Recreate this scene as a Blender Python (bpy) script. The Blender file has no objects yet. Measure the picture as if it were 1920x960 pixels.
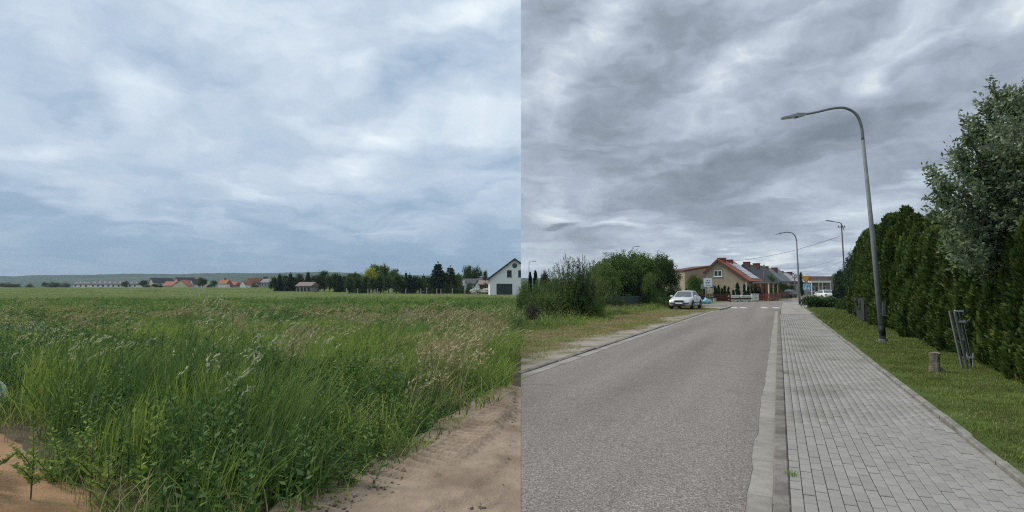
import bpy, math, random
import numpy as np
from mathutils import Vector

# ------------------------------------------------------------------ camera, sky, sun, exposure
SC = bpy.context.scene
COL = SC.collection
F, CX, CY, HZ = 1100.0, 960.0, 480.0, 541.0      # focal length and centre in photo pixels, horizon row
CH = 1.6                                         # eye height
PITCH = math.atan((HZ - CY) / F)
EXPOSURE = 0.86
SUN_AZ, SUN_EL = math.radians(-80), math.radians(50)   # azimuth measured from +Y towards +X

cam_d = bpy.data.cameras.new('camera')
cam_d.sensor_width = 36.0
cam_d.lens = F / 1920.0 * 36.0
cam_d.clip_start, cam_d.clip_end = 0.05, 20000
cam = bpy.data.objects.new('camera', cam_d)
COL.objects.link(cam)
cam.location = (0, 0, CH)
cam.rotation_euler = (math.pi / 2 + PITCH, 0, 0)
SC.camera = cam
SC.view_settings.view_transform = 'Standard'
SC.view_settings.look = 'None'
SC.view_settings.exposure = EXPOSURE
SC.view_settings.gamma = 1.0
SC.view_settings.use_curve_mapping = False
SC.cycles.max_bounces = 4
SC.cycles.diffuse_bounces = 2
SC.cycles.glossy_bounces = 2
SC.cycles.transmission_bounces = 3
SC.cycles.transparent_max_bounces = 4
SC.cycles.volume_bounces = 0
SC.cycles.use_adaptive_sampling = False
SC.cycles.use_denoising = False
SC.cycles.filter_width = 1.15
SC.cycles.sample_clamp_indirect = 4.0

_cp, _sp = math.cos(PITCH), math.sin(PITCH)
def RAY(px, py):
    """world direction of a photo pixel, y component 1"""
    dx, up = (px - CX) / F, (CY - py) / F
    y = _cp - up * _sp
    z = _sp + up * _cp
    return np.array((dx / y, 1.0, z / y))
def P(px, py, Y):
    """point of that pixel's ray at depth Y"""
    d = RAY(px, py) * Y
    return Vector((d[0], d[1], d[2] + CH))
def G(px, py, z=0.0):
    """where that pixel's ray meets the level z"""
    d = RAY(px, py)
    return P(px, py, (z - CH) / d[2])
SEAM = RAY(977, HZ)[0]                           # the field and the street meet along x = SEAM * y

def build_world():
    w = bpy.data.worlds.new('World')
    SC.world = w
    w.use_nodes = True
    nt = w.node_tree
    nt.nodes.clear()
    N, L = nt.nodes.new, nt.links.new
    def math_(op, a, b=None, clamp=False):
        n = N('ShaderNodeMath'); n.operation = op; n.use_clamp = clamp
        for i, v in enumerate((a, b)):
            if v is None: continue
            if isinstance(v, (int, float)): n.inputs[i].default_value = v
            else: L(v, n.inputs[i])
        return n.outputs[0]
    def vmath(op, a, b=None):
        n = N('ShaderNodeVectorMath'); n.operation = op
        for i, v in enumerate((a, b)):
            if v is None: continue
            if isinstance(v, (tuple, list)): n.inputs[i].default_value = v
            elif isinstance(v, (int, float)): n.inputs['Scale'].default_value = v
            else: L(v, n.inputs[i])
        return n.outputs[0]
    tc = N('ShaderNodeTexCoord').outputs['Generated']
    sep = N('ShaderNodeSeparateXYZ'); L(tc, sep.inputs[0])
    x, y, z = sep.outputs
    az = math_('ARCTAN2', x, y)
    el = math_('ARCSINE', z)
    comb = N('ShaderNodeCombineXYZ'); L(az, comb.inputs[0]); L(el, comb.inputs[1])
    ae = comb.outputs[0]
    zz = math_('ADD', math_('ABSOLUTE', z), 0.10)
    comb2 = N('ShaderNodeCombineXYZ')
    L(math_('DIVIDE', x, zz), comb2.inputs[0]); L(math_('DIVIDE', y, zz), comb2.inputs[1])
    plane = comb2.outputs[0]
    def noise(vec, scale, detail, rough, dist=0.0, out='Fac', off=(0, 0, 0), lac=2.0):
        n = N('ShaderNodeTexNoise')
        n.inputs['Scale'].default_value = scale; n.inputs['Detail'].default_value = detail
        n.inputs['Roughness'].default_value = rough; n.inputs['Distortion'].default_value = dist
        n.inputs['Lacunarity'].default_value = lac
        L(vmath('ADD', vec, off), n.inputs['Vector'])
        return n.outputs[out]
    warp1 = vmath('SCALE', vmath('SUBTRACT', noise(plane, 1.1, 4, .55, out='Color'), (.5, .5, .5)), 0.13)
    warp2 = vmath('SCALE', vmath('SUBTRACT', noise(ae, 14, 4, .5, out='Color'), (.5, .5, .5)), 0.045)
    wae = vmath('ADD', vmath('ADD', ae, warp1), warp2)
    wae = vmath('MULTIPLY', wae, (1, 1, 0))
    def blobs(lst):
        acc = None
        for (px, py, rx, ry, rot, amp) in lst:
            d = RAY(px, py); d = d / np.linalg.norm(d)
            a, e = math.atan2(d[0], d[1]), math.asin(d[2])
            ca = math.cos(a)
            mp = N('ShaderNodeMapping'); mp.vector_type = 'TEXTURE'
            L(wae, mp.inputs['Vector'])
            mp.inputs['Location'].default_value = (a, e, 0)
            mp.inputs['Rotation'].default_value = (0, 0, math.radians(rot))
            mp.inputs['Scale'].default_value = (1.35 * rx / F * ca * ca, 1.35 * ry / F * ca, 1)
            g = N('ShaderNodeTexGradient'); g.gradient_type = 'SPHERICAL'
            L(mp.outputs[0], g.inputs[0])
            v = math_('MULTIPLY', g.outputs['Fac'], amp * 1.25)
            acc = v if acc is None else math_('ADD', acc, v)
        return acc
    def ramp(fac, stops):
        r = N('ShaderNodeValToRGB'); r.color_ramp.interpolation = 'LINEAR'
        e = r.color_ramp.elements
        while len(e) < len(stops): e.new(0.5)
        for k, (p, c) in enumerate(stops):
            e[k].position = p; e[k].color = (*c, 1) if len(c) == 3 else c
        L(fac, r.inputs[0])
        return r.outputs[0]
    eln = math_('DIVIDE', el, 0.6)
    # ---- western field sky: blue-grey stratus
    left = [(265,152,75,55,0,.24),(240,190,60,35,0,.10),(390,40,100,70,0,.14),(280,75,130,60,10,-.12),(110,180,150,80,-10,-.03),
            (440,135,150,80,-20,-.13),(890,22,150,32,12,.18),(800,135,190,40,22,-.24),(668,140,32,44,10,.26),(585,205,90,28,15,.16),
            (705,238,95,34,8,.30),(905,222,120,40,5,.24),(660,300,70,20,5,.30),(600,326,130,15,0,.18),(490,352,120,24,-5,.20),
            (600,432,80,15,-3,.16),(745,437,70,11,3,.13),(225,392,130,30,-12,.17),(90,262,130,30,18,.24),(55,372,130,24,0,-.12),
            (150,215,110,40,20,-.07),(740,370,160,26,4,-.10),(560,75,130,80,0,.12),(950,300,60,34,10,-.10),(470,215,120,40,30,.05),
            (30,455,80,18,0,.08),(380,300,120,36,0,-.04),(870,340,90,16,3,.12)]
    right = [(1080,92,180,30,42,.17),(1035,30,110,42,38,-.16),(1195,150,150,80,38,-.16),(1400,100,110,30,25,.15),(1330,165,230,36,25,.10),
             (1690,28,100,28,30,.26),(1675,92,90,22,30,.24),(1900,18,80,30,20,.30),(1800,40,110,30,20,.20),(1655,132,26,28,30,.16),
             (1540,40,120,40,35,-.08),(1410,285,270,62,14,-.20),(1235,345,230,42,6,-.13),(1370,402,120,28,3,-.20),(1710,185,230,44,12,-.15),
             (1690,316,85,10,6,.24),(1040,402,75,20,0,.22),(1150,432,75,13,-5,.30),(1045,427,38,10,5,-.34),(1250,492,170,22,-3,.20),
             (1430,480,70,13,-3,.20),(1495,512,80,12,0,.34),(1372,460,26,11,10,.30),(1000,205,44,26,35,-.14),(1012,212,80,60,40,.14),
             (1590,380,140,26,5,.10),(1560,470,100,24,0,.12),(1850,130,120,40,15,.06),(1120,250,130,60,30,-.06),(1290,300,200,12,16,.16)]
    b1 = ramp(eln, [(0.0, (.05,)*3), (.07, (.08,)*3), (.15, (.24,)*3), (.26, (.42,)*3), (.6, (.53,)*3), (1.0, (.60,)*3)])
    b2 = ramp(eln, [(0.0, (.72,)*3), (.06, (.60,)*3), (.14, (.50,)*3), (.3, (.46,)*3), (.7, (.50,)*3), (1.0, (.58,)*3)])
    n1 = math_('MULTIPLY', math_('SUBTRACT', noise(plane, 1.1, 8, .54, .1), .5), .40)
    n2 = math_('MULTIPLY', math_('SUBTRACT', noise(plane, 1.3, 8, .54, .1, off=(7.3, 2.1, 4.0)), .5), .50)
    fine = math_('MULTIPLY', math_('SUBTRACT', noise(wae, 26, 6, .62), .5), .30)
    def lumps(vec, sx, sy, lo, hi, amp, off, det=6, rough=.5):
        """cloud lumps with a firm edge"""
        n = noise(vmath('MULTIPLY', vec, (sx, sy, 1)), 1.0, det, rough, .08, off=off)
        r = N('ShaderNodeMapRange'); r.interpolation_type = 'SMOOTHSTEP'; L(n, r.inputs[0])
        r.inputs[1].default_value = lo; r.inputs[2].default_value = hi; r.inputs[3].default_value = -amp / 2; r.inputs[4].default_value = amp / 2
        return r.outputs[0]
    def billows(vec, sx, sy, amp, off):
        """puffy cloud bellies: bright rims between rounded darker cells"""
        v = N('ShaderNodeTexVoronoi'); v.feature = 'SMOOTH_F1'; v.voronoi_dimensions = '2D'; v.normalize = True
        v.inputs['Scale'].default_value = 1.0; v.inputs['Detail'].default_value = 2.0; v.inputs['Roughness'].default_value = .5
        v.inputs['Smoothness'].default_value = .7
        L(vmath('ADD', vmath('MULTIPLY', vec, (sx, sy, 1)), off), v.inputs['Vector'])
        return math_('MULTIPLY', math_('SUBTRACT', v.outputs['Distance'], .42), amp)
    c1 = math_('ADD', lumps(wae, 6.5, 15, .42, .58, .11, (3.1, .4, 0)), math_('ADD', billows(wae, 12, 28, .11, (1.7, 8.2, 0)), lumps(wae, 15, 36, .42, .58, .05, (3.7, 4.2, 0))))
    c2 = math_('ADD', lumps(wae, 5.0, 11, .38, .62, .14, (9.1, 5.3, 0)), math_('ADD', billows(wae, 9, 22, .24, (4.4, 2.6, 0)), math_('ADD', billows(wae, 24, 60, .17, (14.4, 7.6, 0)), lumps(wae, 16, 40, .42, .58, .055, (8.4, 1.6, 0)))))
    t1 = math_('ADD', math_('ADD', math_('ADD', math_('ADD', b1, c1), blobs(left)), n1), math_('MULTIPLY', fine, .5), True)
    t2 = math_('ADD', math_('ADD', math_('ADD', math_('ADD', b2, c2), blobs(right)), n2), math_('MULTIPLY', fine, .7), True)
    k1 = ramp(t1, [(0, (.215,.320,.445)), (.18, (.262,.368,.490)), (.36, (.385,.475,.59)), (.58, (.50,.58,.675)), (.78, (.62,.70,.765)), (1, (.83,.88,.88))])
    k2 = ramp(t2, [(0, (.152,.180,.215)), (.25, (.225,.260,.312)), (.45, (.325,.370,.445)), (.65, (.455,.515,.580)), (.82, (.66,.71,.715)), (1, (.97,.96,.86))])
    # hemisphere of the street from the seam on, fading back into the field's sky behind the viewer
    m_on = math_('GREATER_THAN', az, math.atan(SEAM))
    mr = N('ShaderNodeMapRange'); L(az, mr.inputs[0])
    mr.inputs[1].default_value = math.radians(110); mr.inputs[2].default_value = math.radians(178)
    mr.inputs[3].default_value = 1; mr.inputs[4].default_value = 0
    fac = math_('MULTIPLY', m_on, mr.outputs[0])
    sky = N('ShaderNodeTexSky'); sky.sky_type = 'NISHITA'; sky.sun_disc = False
    sky.sun_elevation = SUN_EL; sky.sun_rotation = SUN_AZ
    bg1 = N('ShaderNodeBackground'); bg1.inputs[1].default_value = 0.05; L(sky.outputs[0], bg1.inputs[0])
    bgl = N('ShaderNodeBackground'); bgl.inputs[1].default_value = 0.70; L(k1, bgl.inputs[0])
    bgr = N('ShaderNodeBackground'); bgr.inputs[1].default_value = 0.74; L(k2, bgr.inputs[0])
    mx = N('ShaderNodeMixShader'); L(fac, mx.inputs[0]); L(bgl.outputs[0], mx.inputs[1]); L(bgr.outputs[0], mx.inputs[2])
    ms = N('ShaderNodeMixShader'); ms.inputs[0].default_value = 0.94
    L(bg1.outputs[0], ms.inputs[1]); L(mx.outputs[0], ms.inputs[2])
    out = N('ShaderNodeOutputWorld'); L(ms.outputs[0], out.inputs[0])
    w.cycles.sampling_method = 'NONE'
build_world()

sun_d = bpy.data.lights.new('sun', 'SUN')
sun_d.energy = 1.5
sun_d.angle = math.radians(25)
sun_d.color = (1.0, 0.93, 0.82)
sun = bpy.data.objects.new('sun', sun_d)
COL.objects.link(sun)
_sd = Vector((math.sin(SUN_AZ) * math.cos(SUN_EL), math.cos(SUN_AZ) * math.cos(SUN_EL), math.sin(SUN_EL)))
sun.rotation_euler = _sd.to_track_quat('Z', 'Y').to_euler()

# ------------------------------------------------------------------ helpers
def mat(name, c1, c2=None, scale=4.0, rough=0.8, bump=0.0, bscale=None, metal=0.0, detail=4, rnd=0.0, spec=0.3, space='Object',
        c3=None, scale3=0.6, transl=0.0, bdist=0.02):
    """procedural material: two colours mixed by noise, an optional third by a broader noise, bump,
    and a random lightness per piece (attribute rnd or object random)"""
    m = bpy.data.materials.new(name)
    m.use_nodes = True
    nt = m.node_tree
    N, L = nt.nodes.new, nt.links.new
    b = nt.nodes['Principled BSDF']
    b.inputs['Roughness'].default_value = rough
    b.inputs['Metallic'].default_value = metal
    b.inputs['Specular IOR Level'].default_value = spec
    tc = N('ShaderNodeTexCoord')
    col = None
    if c2 is not None or bump:
        nz = N('ShaderNodeTexNoise'); nz.inputs['Scale'].default_value = scale; nz.inputs['Detail'].default_value = detail
        nz.inputs['Roughness'].default_value = 0.6
        L(tc.outputs[space], nz.inputs['Vector'])
    def mixc(fac, a, bb):
        x = N('ShaderNodeMix'); x.data_type = 'RGBA'
        L(fac, x.inputs['Factor'])
        for s, v in (('A', a), ('B', bb)):
            if isinstance(v, tuple): x.inputs[s].default_value = (*v, 1)
            else: L(v, x.inputs[s])
        return x.outputs['Result']
    if c2 is not None:
        cr = N('ShaderNodeMapRange'); L(nz.outputs['Fac'], cr.inputs[0])
        cr.inputs[1].default_value = .33; cr.inputs[2].default_value = .67
        col = mixc(cr.outputs[0], c1, c2)
    if c3 is not None:
        n3 = N('ShaderNodeTexNoise'); n3.inputs['Scale'].default_value = scale3; n3.inputs['Detail'].default_value = 5
        L(tc.outputs[space], n3.inputs['Vector'])
        cr = N('ShaderNodeMapRange'); L(n3.outputs['Fac'], cr.inputs[0])
        cr.inputs[1].default_value = .48; cr.inputs[2].default_value = .66
        col = mixc(cr.outputs[0], col if col is not None else c1, c3)
    if rnd:
        at = N('ShaderNodeAttribute'); at.attribute_name = 'rnd'
        oi = N('ShaderNodeObjectInfo')
        ad = N('ShaderNodeMath'); ad.operation = 'ADD'; L(at.outputs['Fac'], ad.inputs[0]); L(oi.outputs['Random'], ad.inputs[1])
        fr = N('ShaderNodeMath'); fr.operation = 'FRACT'; L(ad.outputs[0], fr.inputs[0])
        hv = N('ShaderNodeHueSaturation')
        mr = N('ShaderNodeMapRange'); L(fr.outputs[0], mr.inputs[0]); mr.inputs[3].default_value = 1 - rnd; mr.inputs[4].default_value = 1 + rnd
        L(mr.outputs[0], hv.inputs['Value'])
        mh = N('ShaderNodeMapRange'); L(fr.outputs[0], mh.inputs[0]); mh.inputs[3].default_value = .5 + rnd * .075; mh.inputs[4].default_value = .5 - rnd * .075
        L(mh.outputs[0], hv.inputs['Hue'])
        if col is None: hv.inputs['Color'].default_value = (*c1, 1)
        else: L(col, hv.inputs['Color'])
        col = hv.outputs[0]
    if col is None: b.inputs['Base Color'].default_value = (*c1, 1)
    else: L(col, b.inputs['Base Color'])
    if bump:
        bn = N('ShaderNodeBump'); bn.inputs['Strength'].default_value = bump; bn.inputs['Distance'].default_value = bdist
        nb = N('ShaderNodeTexNoise'); nb.inputs['Scale'].default_value = bscale or scale * 4; nb.inputs['Detail'].default_value = 6
        L(tc.outputs[space], nb.inputs['Vector']); L(nb.outputs['Fac'], bn.inputs['Height'])
        L(bn.outputs[0], b.inputs['Normal'])
    if transl:
        tr = N('ShaderNodeBsdfTranslucent')
        if col is None: tr.inputs[0].default_value = (*c1, 1)
        else: L(col, tr.inputs[0])
        ms = N('ShaderNodeMixShader'); ms.inputs[0].default_value = transl
        L(b.outputs[0], ms.inputs[1]); L(tr.outputs[0], ms.inputs[2])
        L(ms.outputs[0], nt.nodes['Material Output'].inputs['Surface'])
    return m

def mesh_data(name, parts, mats, smooth=False):
    """parts: list of (verts (n,3), faces (m,k) array or list of tuples, material index); one mesh"""
    vs, loops, starts, tots, mi, rn = [], [], [], [], [], []
    off = 0; ls = 0
    for V, Fc, k in parts:
        V = np.asarray(V, dtype=np.float32).reshape(-1, 3)
        vs.append(V)
        if isinstance(Fc, np.ndarray):
            m_, kk = Fc.shape
            loops.append((Fc + off).ravel()); starts.append(ls + np.arange(m_) * kk); tots.append(np.full(m_, kk)); ls += m_ * kk
            mi.append(np.full(m_, k))
        else:
            for f in Fc:
                loops.append(np.array(f) + off); starts.append(np.array([ls])); tots.append(np.array([len(f)])); ls += len(f)
            mi.append(np.full(len(Fc), k))
        off += len(V)
    me = bpy.data.meshes.new(name)
    V = np.concatenate(vs); lo = np.concatenate(loops).astype(np.int32)
    st = np.concatenate(starts).astype(np.int32); mi = np.concatenate(mi).astype(np.int32)
    me.vertices.add(len(V)); me.vertices.foreach_set('co', V.ravel())
    me.loops.add(len(lo)); me.loops.foreach_set('vertex_index', lo)
    me.polygons.add(len(st)); me.polygons.foreach_set('loop_start', st)
    me.polygons.foreach_set('material_index', mi)
    if smooth: me.polygons.foreach_set('use_smooth', np.ones(len(st), dtype=bool))
    for m in mats: me.materials.append(m)
    me.update(calc_edges=True)
    me.validate()
    return me

def add_rnd(me, per=1, seed=1):
    n = len(me.polygons)
    a = me.attributes.new('rnd', 'FLOAT', 'FACE')
    r = np.random.default_rng(seed).random((n + per - 1) // per)
    a.data.foreach_set('value', np.repeat(r, per)[:n].astype(np.float32))

def link(name, data, parent=None, loc=None, rotz=None):
    o = bpy.data.objects.new(name, data)
    COL.objects.link(o)
    if parent is not None: o.parent = parent
    if loc is not None: o.location = loc
    if rotz is not None: o.rotation_euler = (0, 0, rotz)
    return o
def tag(o, label=None, cat=None, group=None, kind=None):
    if label: o['label'] = label
    if cat: o['category'] = cat
    if group: o['group'] = group
    if kind: o['kind'] = kind
    return o
def thing(name, label, cat, loc=(0, 0, 0), rotz=0.0, group=None):
    return tag(link(name, None, None, loc, rotz), label, cat, group)
def copy_tree(o, parent=None):
    c = o.copy(); COL.objects.link(c); c.parent = parent
    for ch in o.children: copy_tree(ch, c)
    return c

class MB:
    """collects shapes; build() links them as one mesh object"""
    def __init__(s): s.v = []; s.f = []
    def add(s, V, Fc):
        o = len(s.v); s.v += [tuple(map(float, v)) for v in V]; s.f += [tuple(i + o for i in f) for f in Fc]; return s
    def box(s, x0, x1, y0, y1, z0, z1):
        V = [(x, y, z) for z in (z0, z1) for y in (y0, y1) for x in (x0, x1)]
        return s.add(V, [(0, 2, 3, 1), (4, 5, 7, 6), (0, 1, 5, 4), (2, 6, 7, 3), (0, 4, 6, 2), (1, 3, 7, 5)])
    def cbox(s, x0, x1, y0, y1, z0, z1, c):
        """box with its upper edges chamfered by c"""
        V = [(x, y, z0) for y in (y0, y1) for x in (x0, x1)] + [(x, y, z1 - c) for y in (y0, y1) for x in (x0, x1)] + \
            [(x, y, z1) for y in (y0 + c, y1 - c) for x in (x0 + c, x1 - c)]
        q = [(0, 1, 5, 4), (1, 3, 7, 5), (3, 2, 6, 7), (2, 0, 4, 6), (4, 5, 9, 8), (5, 7, 11, 9), (7, 6, 10, 11), (6, 4, 8, 10), (8, 9, 11, 10), (0, 2, 3, 1)]
        return s.add(V, q)
    def prism(s, poly, y0, y1):
        """polygon in x,z (counter-clockwise seen from -y) extruded from y0 to y1"""
        n = len(poly)
        V = [(p[0], y0, p[1]) for p in poly] + [(p[0], y1, p[1]) for p in poly]
        return s.add(V, [tuple(range(n)), tuple(range(2 * n - 1, n - 1, -1))] + [(i, n + i, n + (i + 1) % n, (i + 1) % n) for i in range(n)])
    def slab(s, poly, z0, z1):
        n = len(poly)
        V = [(p[0], p[1], z0) for p in poly] + [(p[0], p[1], z1) for p in poly]
        return s.add(V, [tuple(range(n - 1, -1, -1)), tuple(range(n, 2 * n))] + [(i, (i + 1) % n, n + (i + 1) % n, n + i) for i in range(n)])
    def tube(s, pts, rad, seg=8, cap=True):
        pts = [Vector(p) for p in pts]
        if not isinstance(rad, (list, tuple)): rad = [rad] * len(pts)
        V, Fc = [], []
        ref = None
        for i, p in enumerate(pts):
            d = (pts[min(i + 1, len(pts) - 1)] - pts[max(i - 1, 0)]).normalized()
            if ref is None:
                ref = Vector((1, 0, 0)) if abs(d.x) < .9 else Vector((0, 1, 0))
            u = (ref - d * ref.dot(d)).normalized(); ref = u
            w = d.cross(u)
            for k in range(seg):
                a = 2 * math.pi * k / seg
                V.append(p + (u * math.cos(a) + w * math.sin(a)) * rad[i])
        for i in range(len(pts) - 1):
            for k in range(seg):
                k2 = (k + 1) % seg
                Fc.append((i * seg + k, i * seg + k2, (i + 1) * seg + k2, (i + 1) * seg + k))
        if cap:
            Fc.append(tuple(range(seg - 1, -1, -1))); Fc.append(tuple((len(pts) - 1) * seg + k for k in range(seg)))
        return s.add(V, Fc)
    def bar(s, a, b, w, h):
        """rectangular bar from a to b"""
        a, b = Vector(a), Vector(b)
        d = (b - a).normalized()
        r = Vector((0, 0, 1)) if abs(d.z) < .95 else Vector((1, 0, 0))
        u = d.cross(r).normalized(); t = u.cross(d)
        V = [p + u * (w / 2 * i) + t * (h / 2 * j) for p in (a, b) for i, j in ((-1, -1), (1, -1), (1, 1), (-1, 1))]
        return s.add(V, [(3, 2, 1, 0), (4, 5, 6, 7), (0, 1, 5, 4), (1, 2, 6, 5), (2, 3, 7, 6), (3, 0, 4, 7)])
    def lathe(s, prof, axis='z', seg=16, c=(0, 0, 0)):
        V, Fc = [], []
        for r, h in prof:
            for k in range(seg):
                a = 2 * math.pi * k / seg
                p = (r * math.cos(a), r * math.sin(a), h) if axis == 'z' else (r * math.cos(a), h, r * math.sin(a))
                V.append((p[0] + c[0], p[1] + c[1], p[2] + c[2]))
        for i in range(len(prof) - 1):
            for k in range(seg):
                k2 = (k + 1) % seg
                Fc.append((i * seg + k, i * seg + k2, (i + 1) * seg + k2, (i + 1) * seg + k))
        Fc.append(tuple(range(seg - 1, -1, -1))); Fc.append(tuple((len(prof) - 1) * seg + k for k in range(seg)))
        return s.add(V, Fc)
    def data(s, name, m, smooth=False):
        me = bpy.data.meshes.new(name)
        me.from_pydata(s.v, [], s.f); me.materials.append(m)
        if smooth:
            for p in me.polygons: p.use_smooth = True
        me.update(); return me
    def build(s, name, m, parent=None, smooth=False, loc=None, rotz=None):
        return link(name, s.data(name, m, smooth), parent, loc, rotz)

def vnoise(x, y, seed=0):
    """smooth value noise, numpy"""
    x = np.asarray(x, dtype=np.float64); y = np.asarray(y, dtype=np.float64)
    xi, yi = np.floor(x).astype(np.int64), np.floor(y).astype(np.int64)
    fx, fy = x - xi, y - yi
    fx, fy = fx * fx * (3 - 2 * fx), fy * fy * (3 - 2 * fy)
    def h(a, b):
        n = (a * 374761393 + b * 668265263 + seed * 974634777) & 0x7fffffff
        n = ((n ^ (n >> 13)) * 1274126177) & 0x7fffffff
        return ((n ^ (n >> 16)) & 0xffff) / 65535.0
    return (h(xi, yi) * (1 - fx) + h(xi + 1, yi) * fx) * (1 - fy) + (h(xi, yi + 1) * (1 - fx) + h(xi + 1, yi + 1) * fx) * fy
def fbm(x, y, seed=0, oct=4):
    a, s, t = 1.0, 0.0, 0.0
    for k in range(oct):
        s = s + a * vnoise(x * 2 ** k, y * 2 ** k, seed + k); t += a; a *= .5
    return s / t
def sstep(a, b, x):
    t = np.clip((np.asarray(x, dtype=float) - a) / (b - a), 0, 1); return t * t * (3 - 2 * t)
def grid_faces(nr, nc):
    i = np.arange(nr - 1)[:, None] * nc + np.arange(nc - 1)[None, :]
    return np.stack([i, i + 1, i + nc + 1, i + nc], -1).reshape(-1, 4)

# ------------------------------------------------------------------ materials
M = {}
M['field'] = mat('field_soil', (.125, .178, .062), (.175, .205, .080), .35, .95, .5, 3.0, c3=(.20, .18, .085), scale3=.03, spec=.1)
M['soil'] = mat('dark_soil', (.07, .058, .04), (.10, .085, .055), 3, .95, .6, 14, spec=.1)
M['sand'] = mat('track_sand', (.265, .205, .150), (.335, .265, .200), 3.5, .95, 1.0, 45, c3=(.205, .155, .112), scale3=1.4, spec=.15, bdist=.012)
M['heap'] = mat('heap_sand', (.30, .190, .108), (.36, .232, .138), 4.5, .95, 1.0, 45, c3=(.20, .125, .07), scale3=1.6, spec=.1, bdist=.012)
M['hill'] = mat('hill_forest', (.022, .048, .026), (.042, .072, .036), .012, .95, .9, .06, spec=.05, c3=(.07, .105, .045), scale3=.0022, bdist=6)
M['shoulder'] = mat('shoulder_sand', (.25, .225, .19), (.34, .31, .265), 2.2, .95, .8, 30, c3=(.16, .155, .09), scale3=1.1, spec=.15)
M['lawn'] = mat('lawn_soil', (.055, .085, .02), (.085, .11, .03), 2.0, .95, .4, 20, spec=.1)
M['verge'] = mat('verge_soil', (.12, .115, .05), (.19, .165, .085), 1.2, .95, .5, 18, spec=.1)
M['concrete'] = mat('gutter_concrete', (.25, .238, .215), (.33, .312, .285), 6, .9, .4, 60, c3=(.19, .18, .158), scale3=1.3, rnd=.10)
M['kerb'] = mat('kerb_concrete', (.165, .152, .138), (.23, .215, .195), 9, .9, .5, 70, c3=(.12, .11, .095), scale3=3, rnd=.12)
M['edging'] = mat('edging_concrete', (.20, .195, .175), (.27, .26, .235), 7, .9, .4, 60, c3=(.14, .14, .11), scale3=2, rnd=.10)
M['paver'] = mat('paver_concrete', (.255, .248, .230), (.30, .292, .272), 14, .88, .35, 160, c3=(.20, .192, .172), scale3=.8, rnd=.085, space='Object')
M['joint'] = mat('joint_sand', (.075, .070, .060), (.11, .10, .085), 6, .95, .4, 60)
M['paint'] = mat('road_paint', (.62, .62, .60), (.74, .74, .72), 5, .7, .2, 40, c3=(.4, .4, .38), scale3=2)
M['white'] = mat('white_render', (.80, .81, .80), (.84, .84, .83), 1.0, .85, .15, 30)
M['beige'] = mat('beige_render', (.315, .255, .190), (.36, .295, .222), 1.2, .9, .3, 40)
M['cream'] = mat('cream_render', (.64, .55, .38), (.68, .59, .42), 1.0, .9, .1, 30)
M['redwall'] = mat('red_boards', (.17, .045, .035), (.22, .06, .045), 1.5, .8, .2, 20)
M['greywall'] = mat('grey_render', (.30, .29, .28), (.36, .35, .33), 1.2, .9, .2, 30)
M['rooftile'] = mat('red_roof_tile', (.27, .085, .05), (.34, .115, .07), 2.5, .8, .5, 9, c3=(.20, .07, .045), scale3=.7)
M['roofdark'] = mat('dark_roof', (.055, .058, .065), (.085, .085, .09), 2, .7, .4, 9)
M['roofgrey'] = mat('grey_roof', (.17, .175, .18), (.23, .235, .24), 2, .7, .4, 9)
M['roofbrown'] = mat('brown_roof', (.19, .145, .13), (.24, .19, .17), 1.5, .8, .4, 9)
M['rooforange'] = mat('orange_roof', (.29, .105, .065), (.34, .135, .085), 1.5, .8, .3, 9)
M['solar'] = mat('roof_sheet_metal', (.46, .47, .49), (.56, .56, .58), 1.5, .35, .0, metal=.2, spec=.5)
M['trimdark'] = mat('dark_trim', (.035, .037, .042), (.05, .052, .058), 3, .6)
M['trimbrown'] = mat('brown_trim', (.10, .045, .032), (.13, .06, .04), 3, .7)
M['brick'] = mat('chimney_brick', (.12, .045, .035), (.16, .065, .045), 6, .9, .4, 20)
M['frame'] = mat('window_frame_white', (.72, .73, .73), (.78, .78, .77), 4, .5)
M['glass'] = mat('window_glass', (.045, .055, .06), (.065, .075, .08), .8, .08, spec=.6)
M['glassdark'] = mat('dark_glass', (.02, .022, .025), (.03, .032, .036), 1.0, .12, spec=.5)
M['galv'] = mat('galvanised_steel', (.15, .165, .17), (.20, .215, .22), 5, .65, metal=.15, spec=.3)
M['steel'] = mat('grey_steel', (.20, .205, .21), (.26, .265, .27), 5, .5, metal=.4, spec=.5)
M['blackband'] = mat('black_paint', (.012, .012, .013), (.02, .02, .02), 9, .6)
M['woodpole'] = mat('tarred_pole', (.10, .085, .075), (.15, .13, .115), 4, .9, .3, 20)
M['wire'] = mat('black_wire', (.03, .032, .035), (.04, .04, .045), 4, .6)
M['fencegrey'] = mat('anthracite_slats', (.035, .038, .040), (.05, .052, .055), 4, .7, .15, 30, rnd=.12)
M['fencebrown'] = mat('brown_boards', (.065, .022, .016), (.095, .032, .022), 4, .75, .2, 25, rnd=.15)
M['fencered'] = mat('red_brown_boards', (.20, .05, .04), (.26, .075, .055), 4, .75, .2, 25, rnd=.15)
M['fencegreen'] = mat('green_fence_sheet', (.045, .065, .058), (.065, .085, .075), 3, .8, .2, 25, rnd=.12)
M['board'] = mat('white_boards', (.58, .57, .55), (.68, .67, .65), 5, .7, .2, 25, rnd=.1)
M['cabinet'] = mat('cabinet_plastic', (.50, .52, .50), (.56, .58, .56), 4, .6)
M['bark'] = mat('bark', (.085, .065, .048), (.14, .115, .09), 9, .95, .7, 30)
M['stump'] = mat('stump_wood', (.13, .11, .085), (.21, .18, .14), 11, .95, 1.0, 30, c3=(.045, .038, .028), scale3=4)
M['stumptop'] = mat('stump_cut_face', (.22, .20, .165), (.29, .265, .22), 12, .9, .3, 40)
M['postwood'] = mat('weathered_wood', (.32, .31, .28), (.40, .39, .36), 6, .9, .3, 30)
M['stone'] = mat('field_stone', (.28, .27, .25), (.42, .40, .37), 9, .9, .5, 40)
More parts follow.
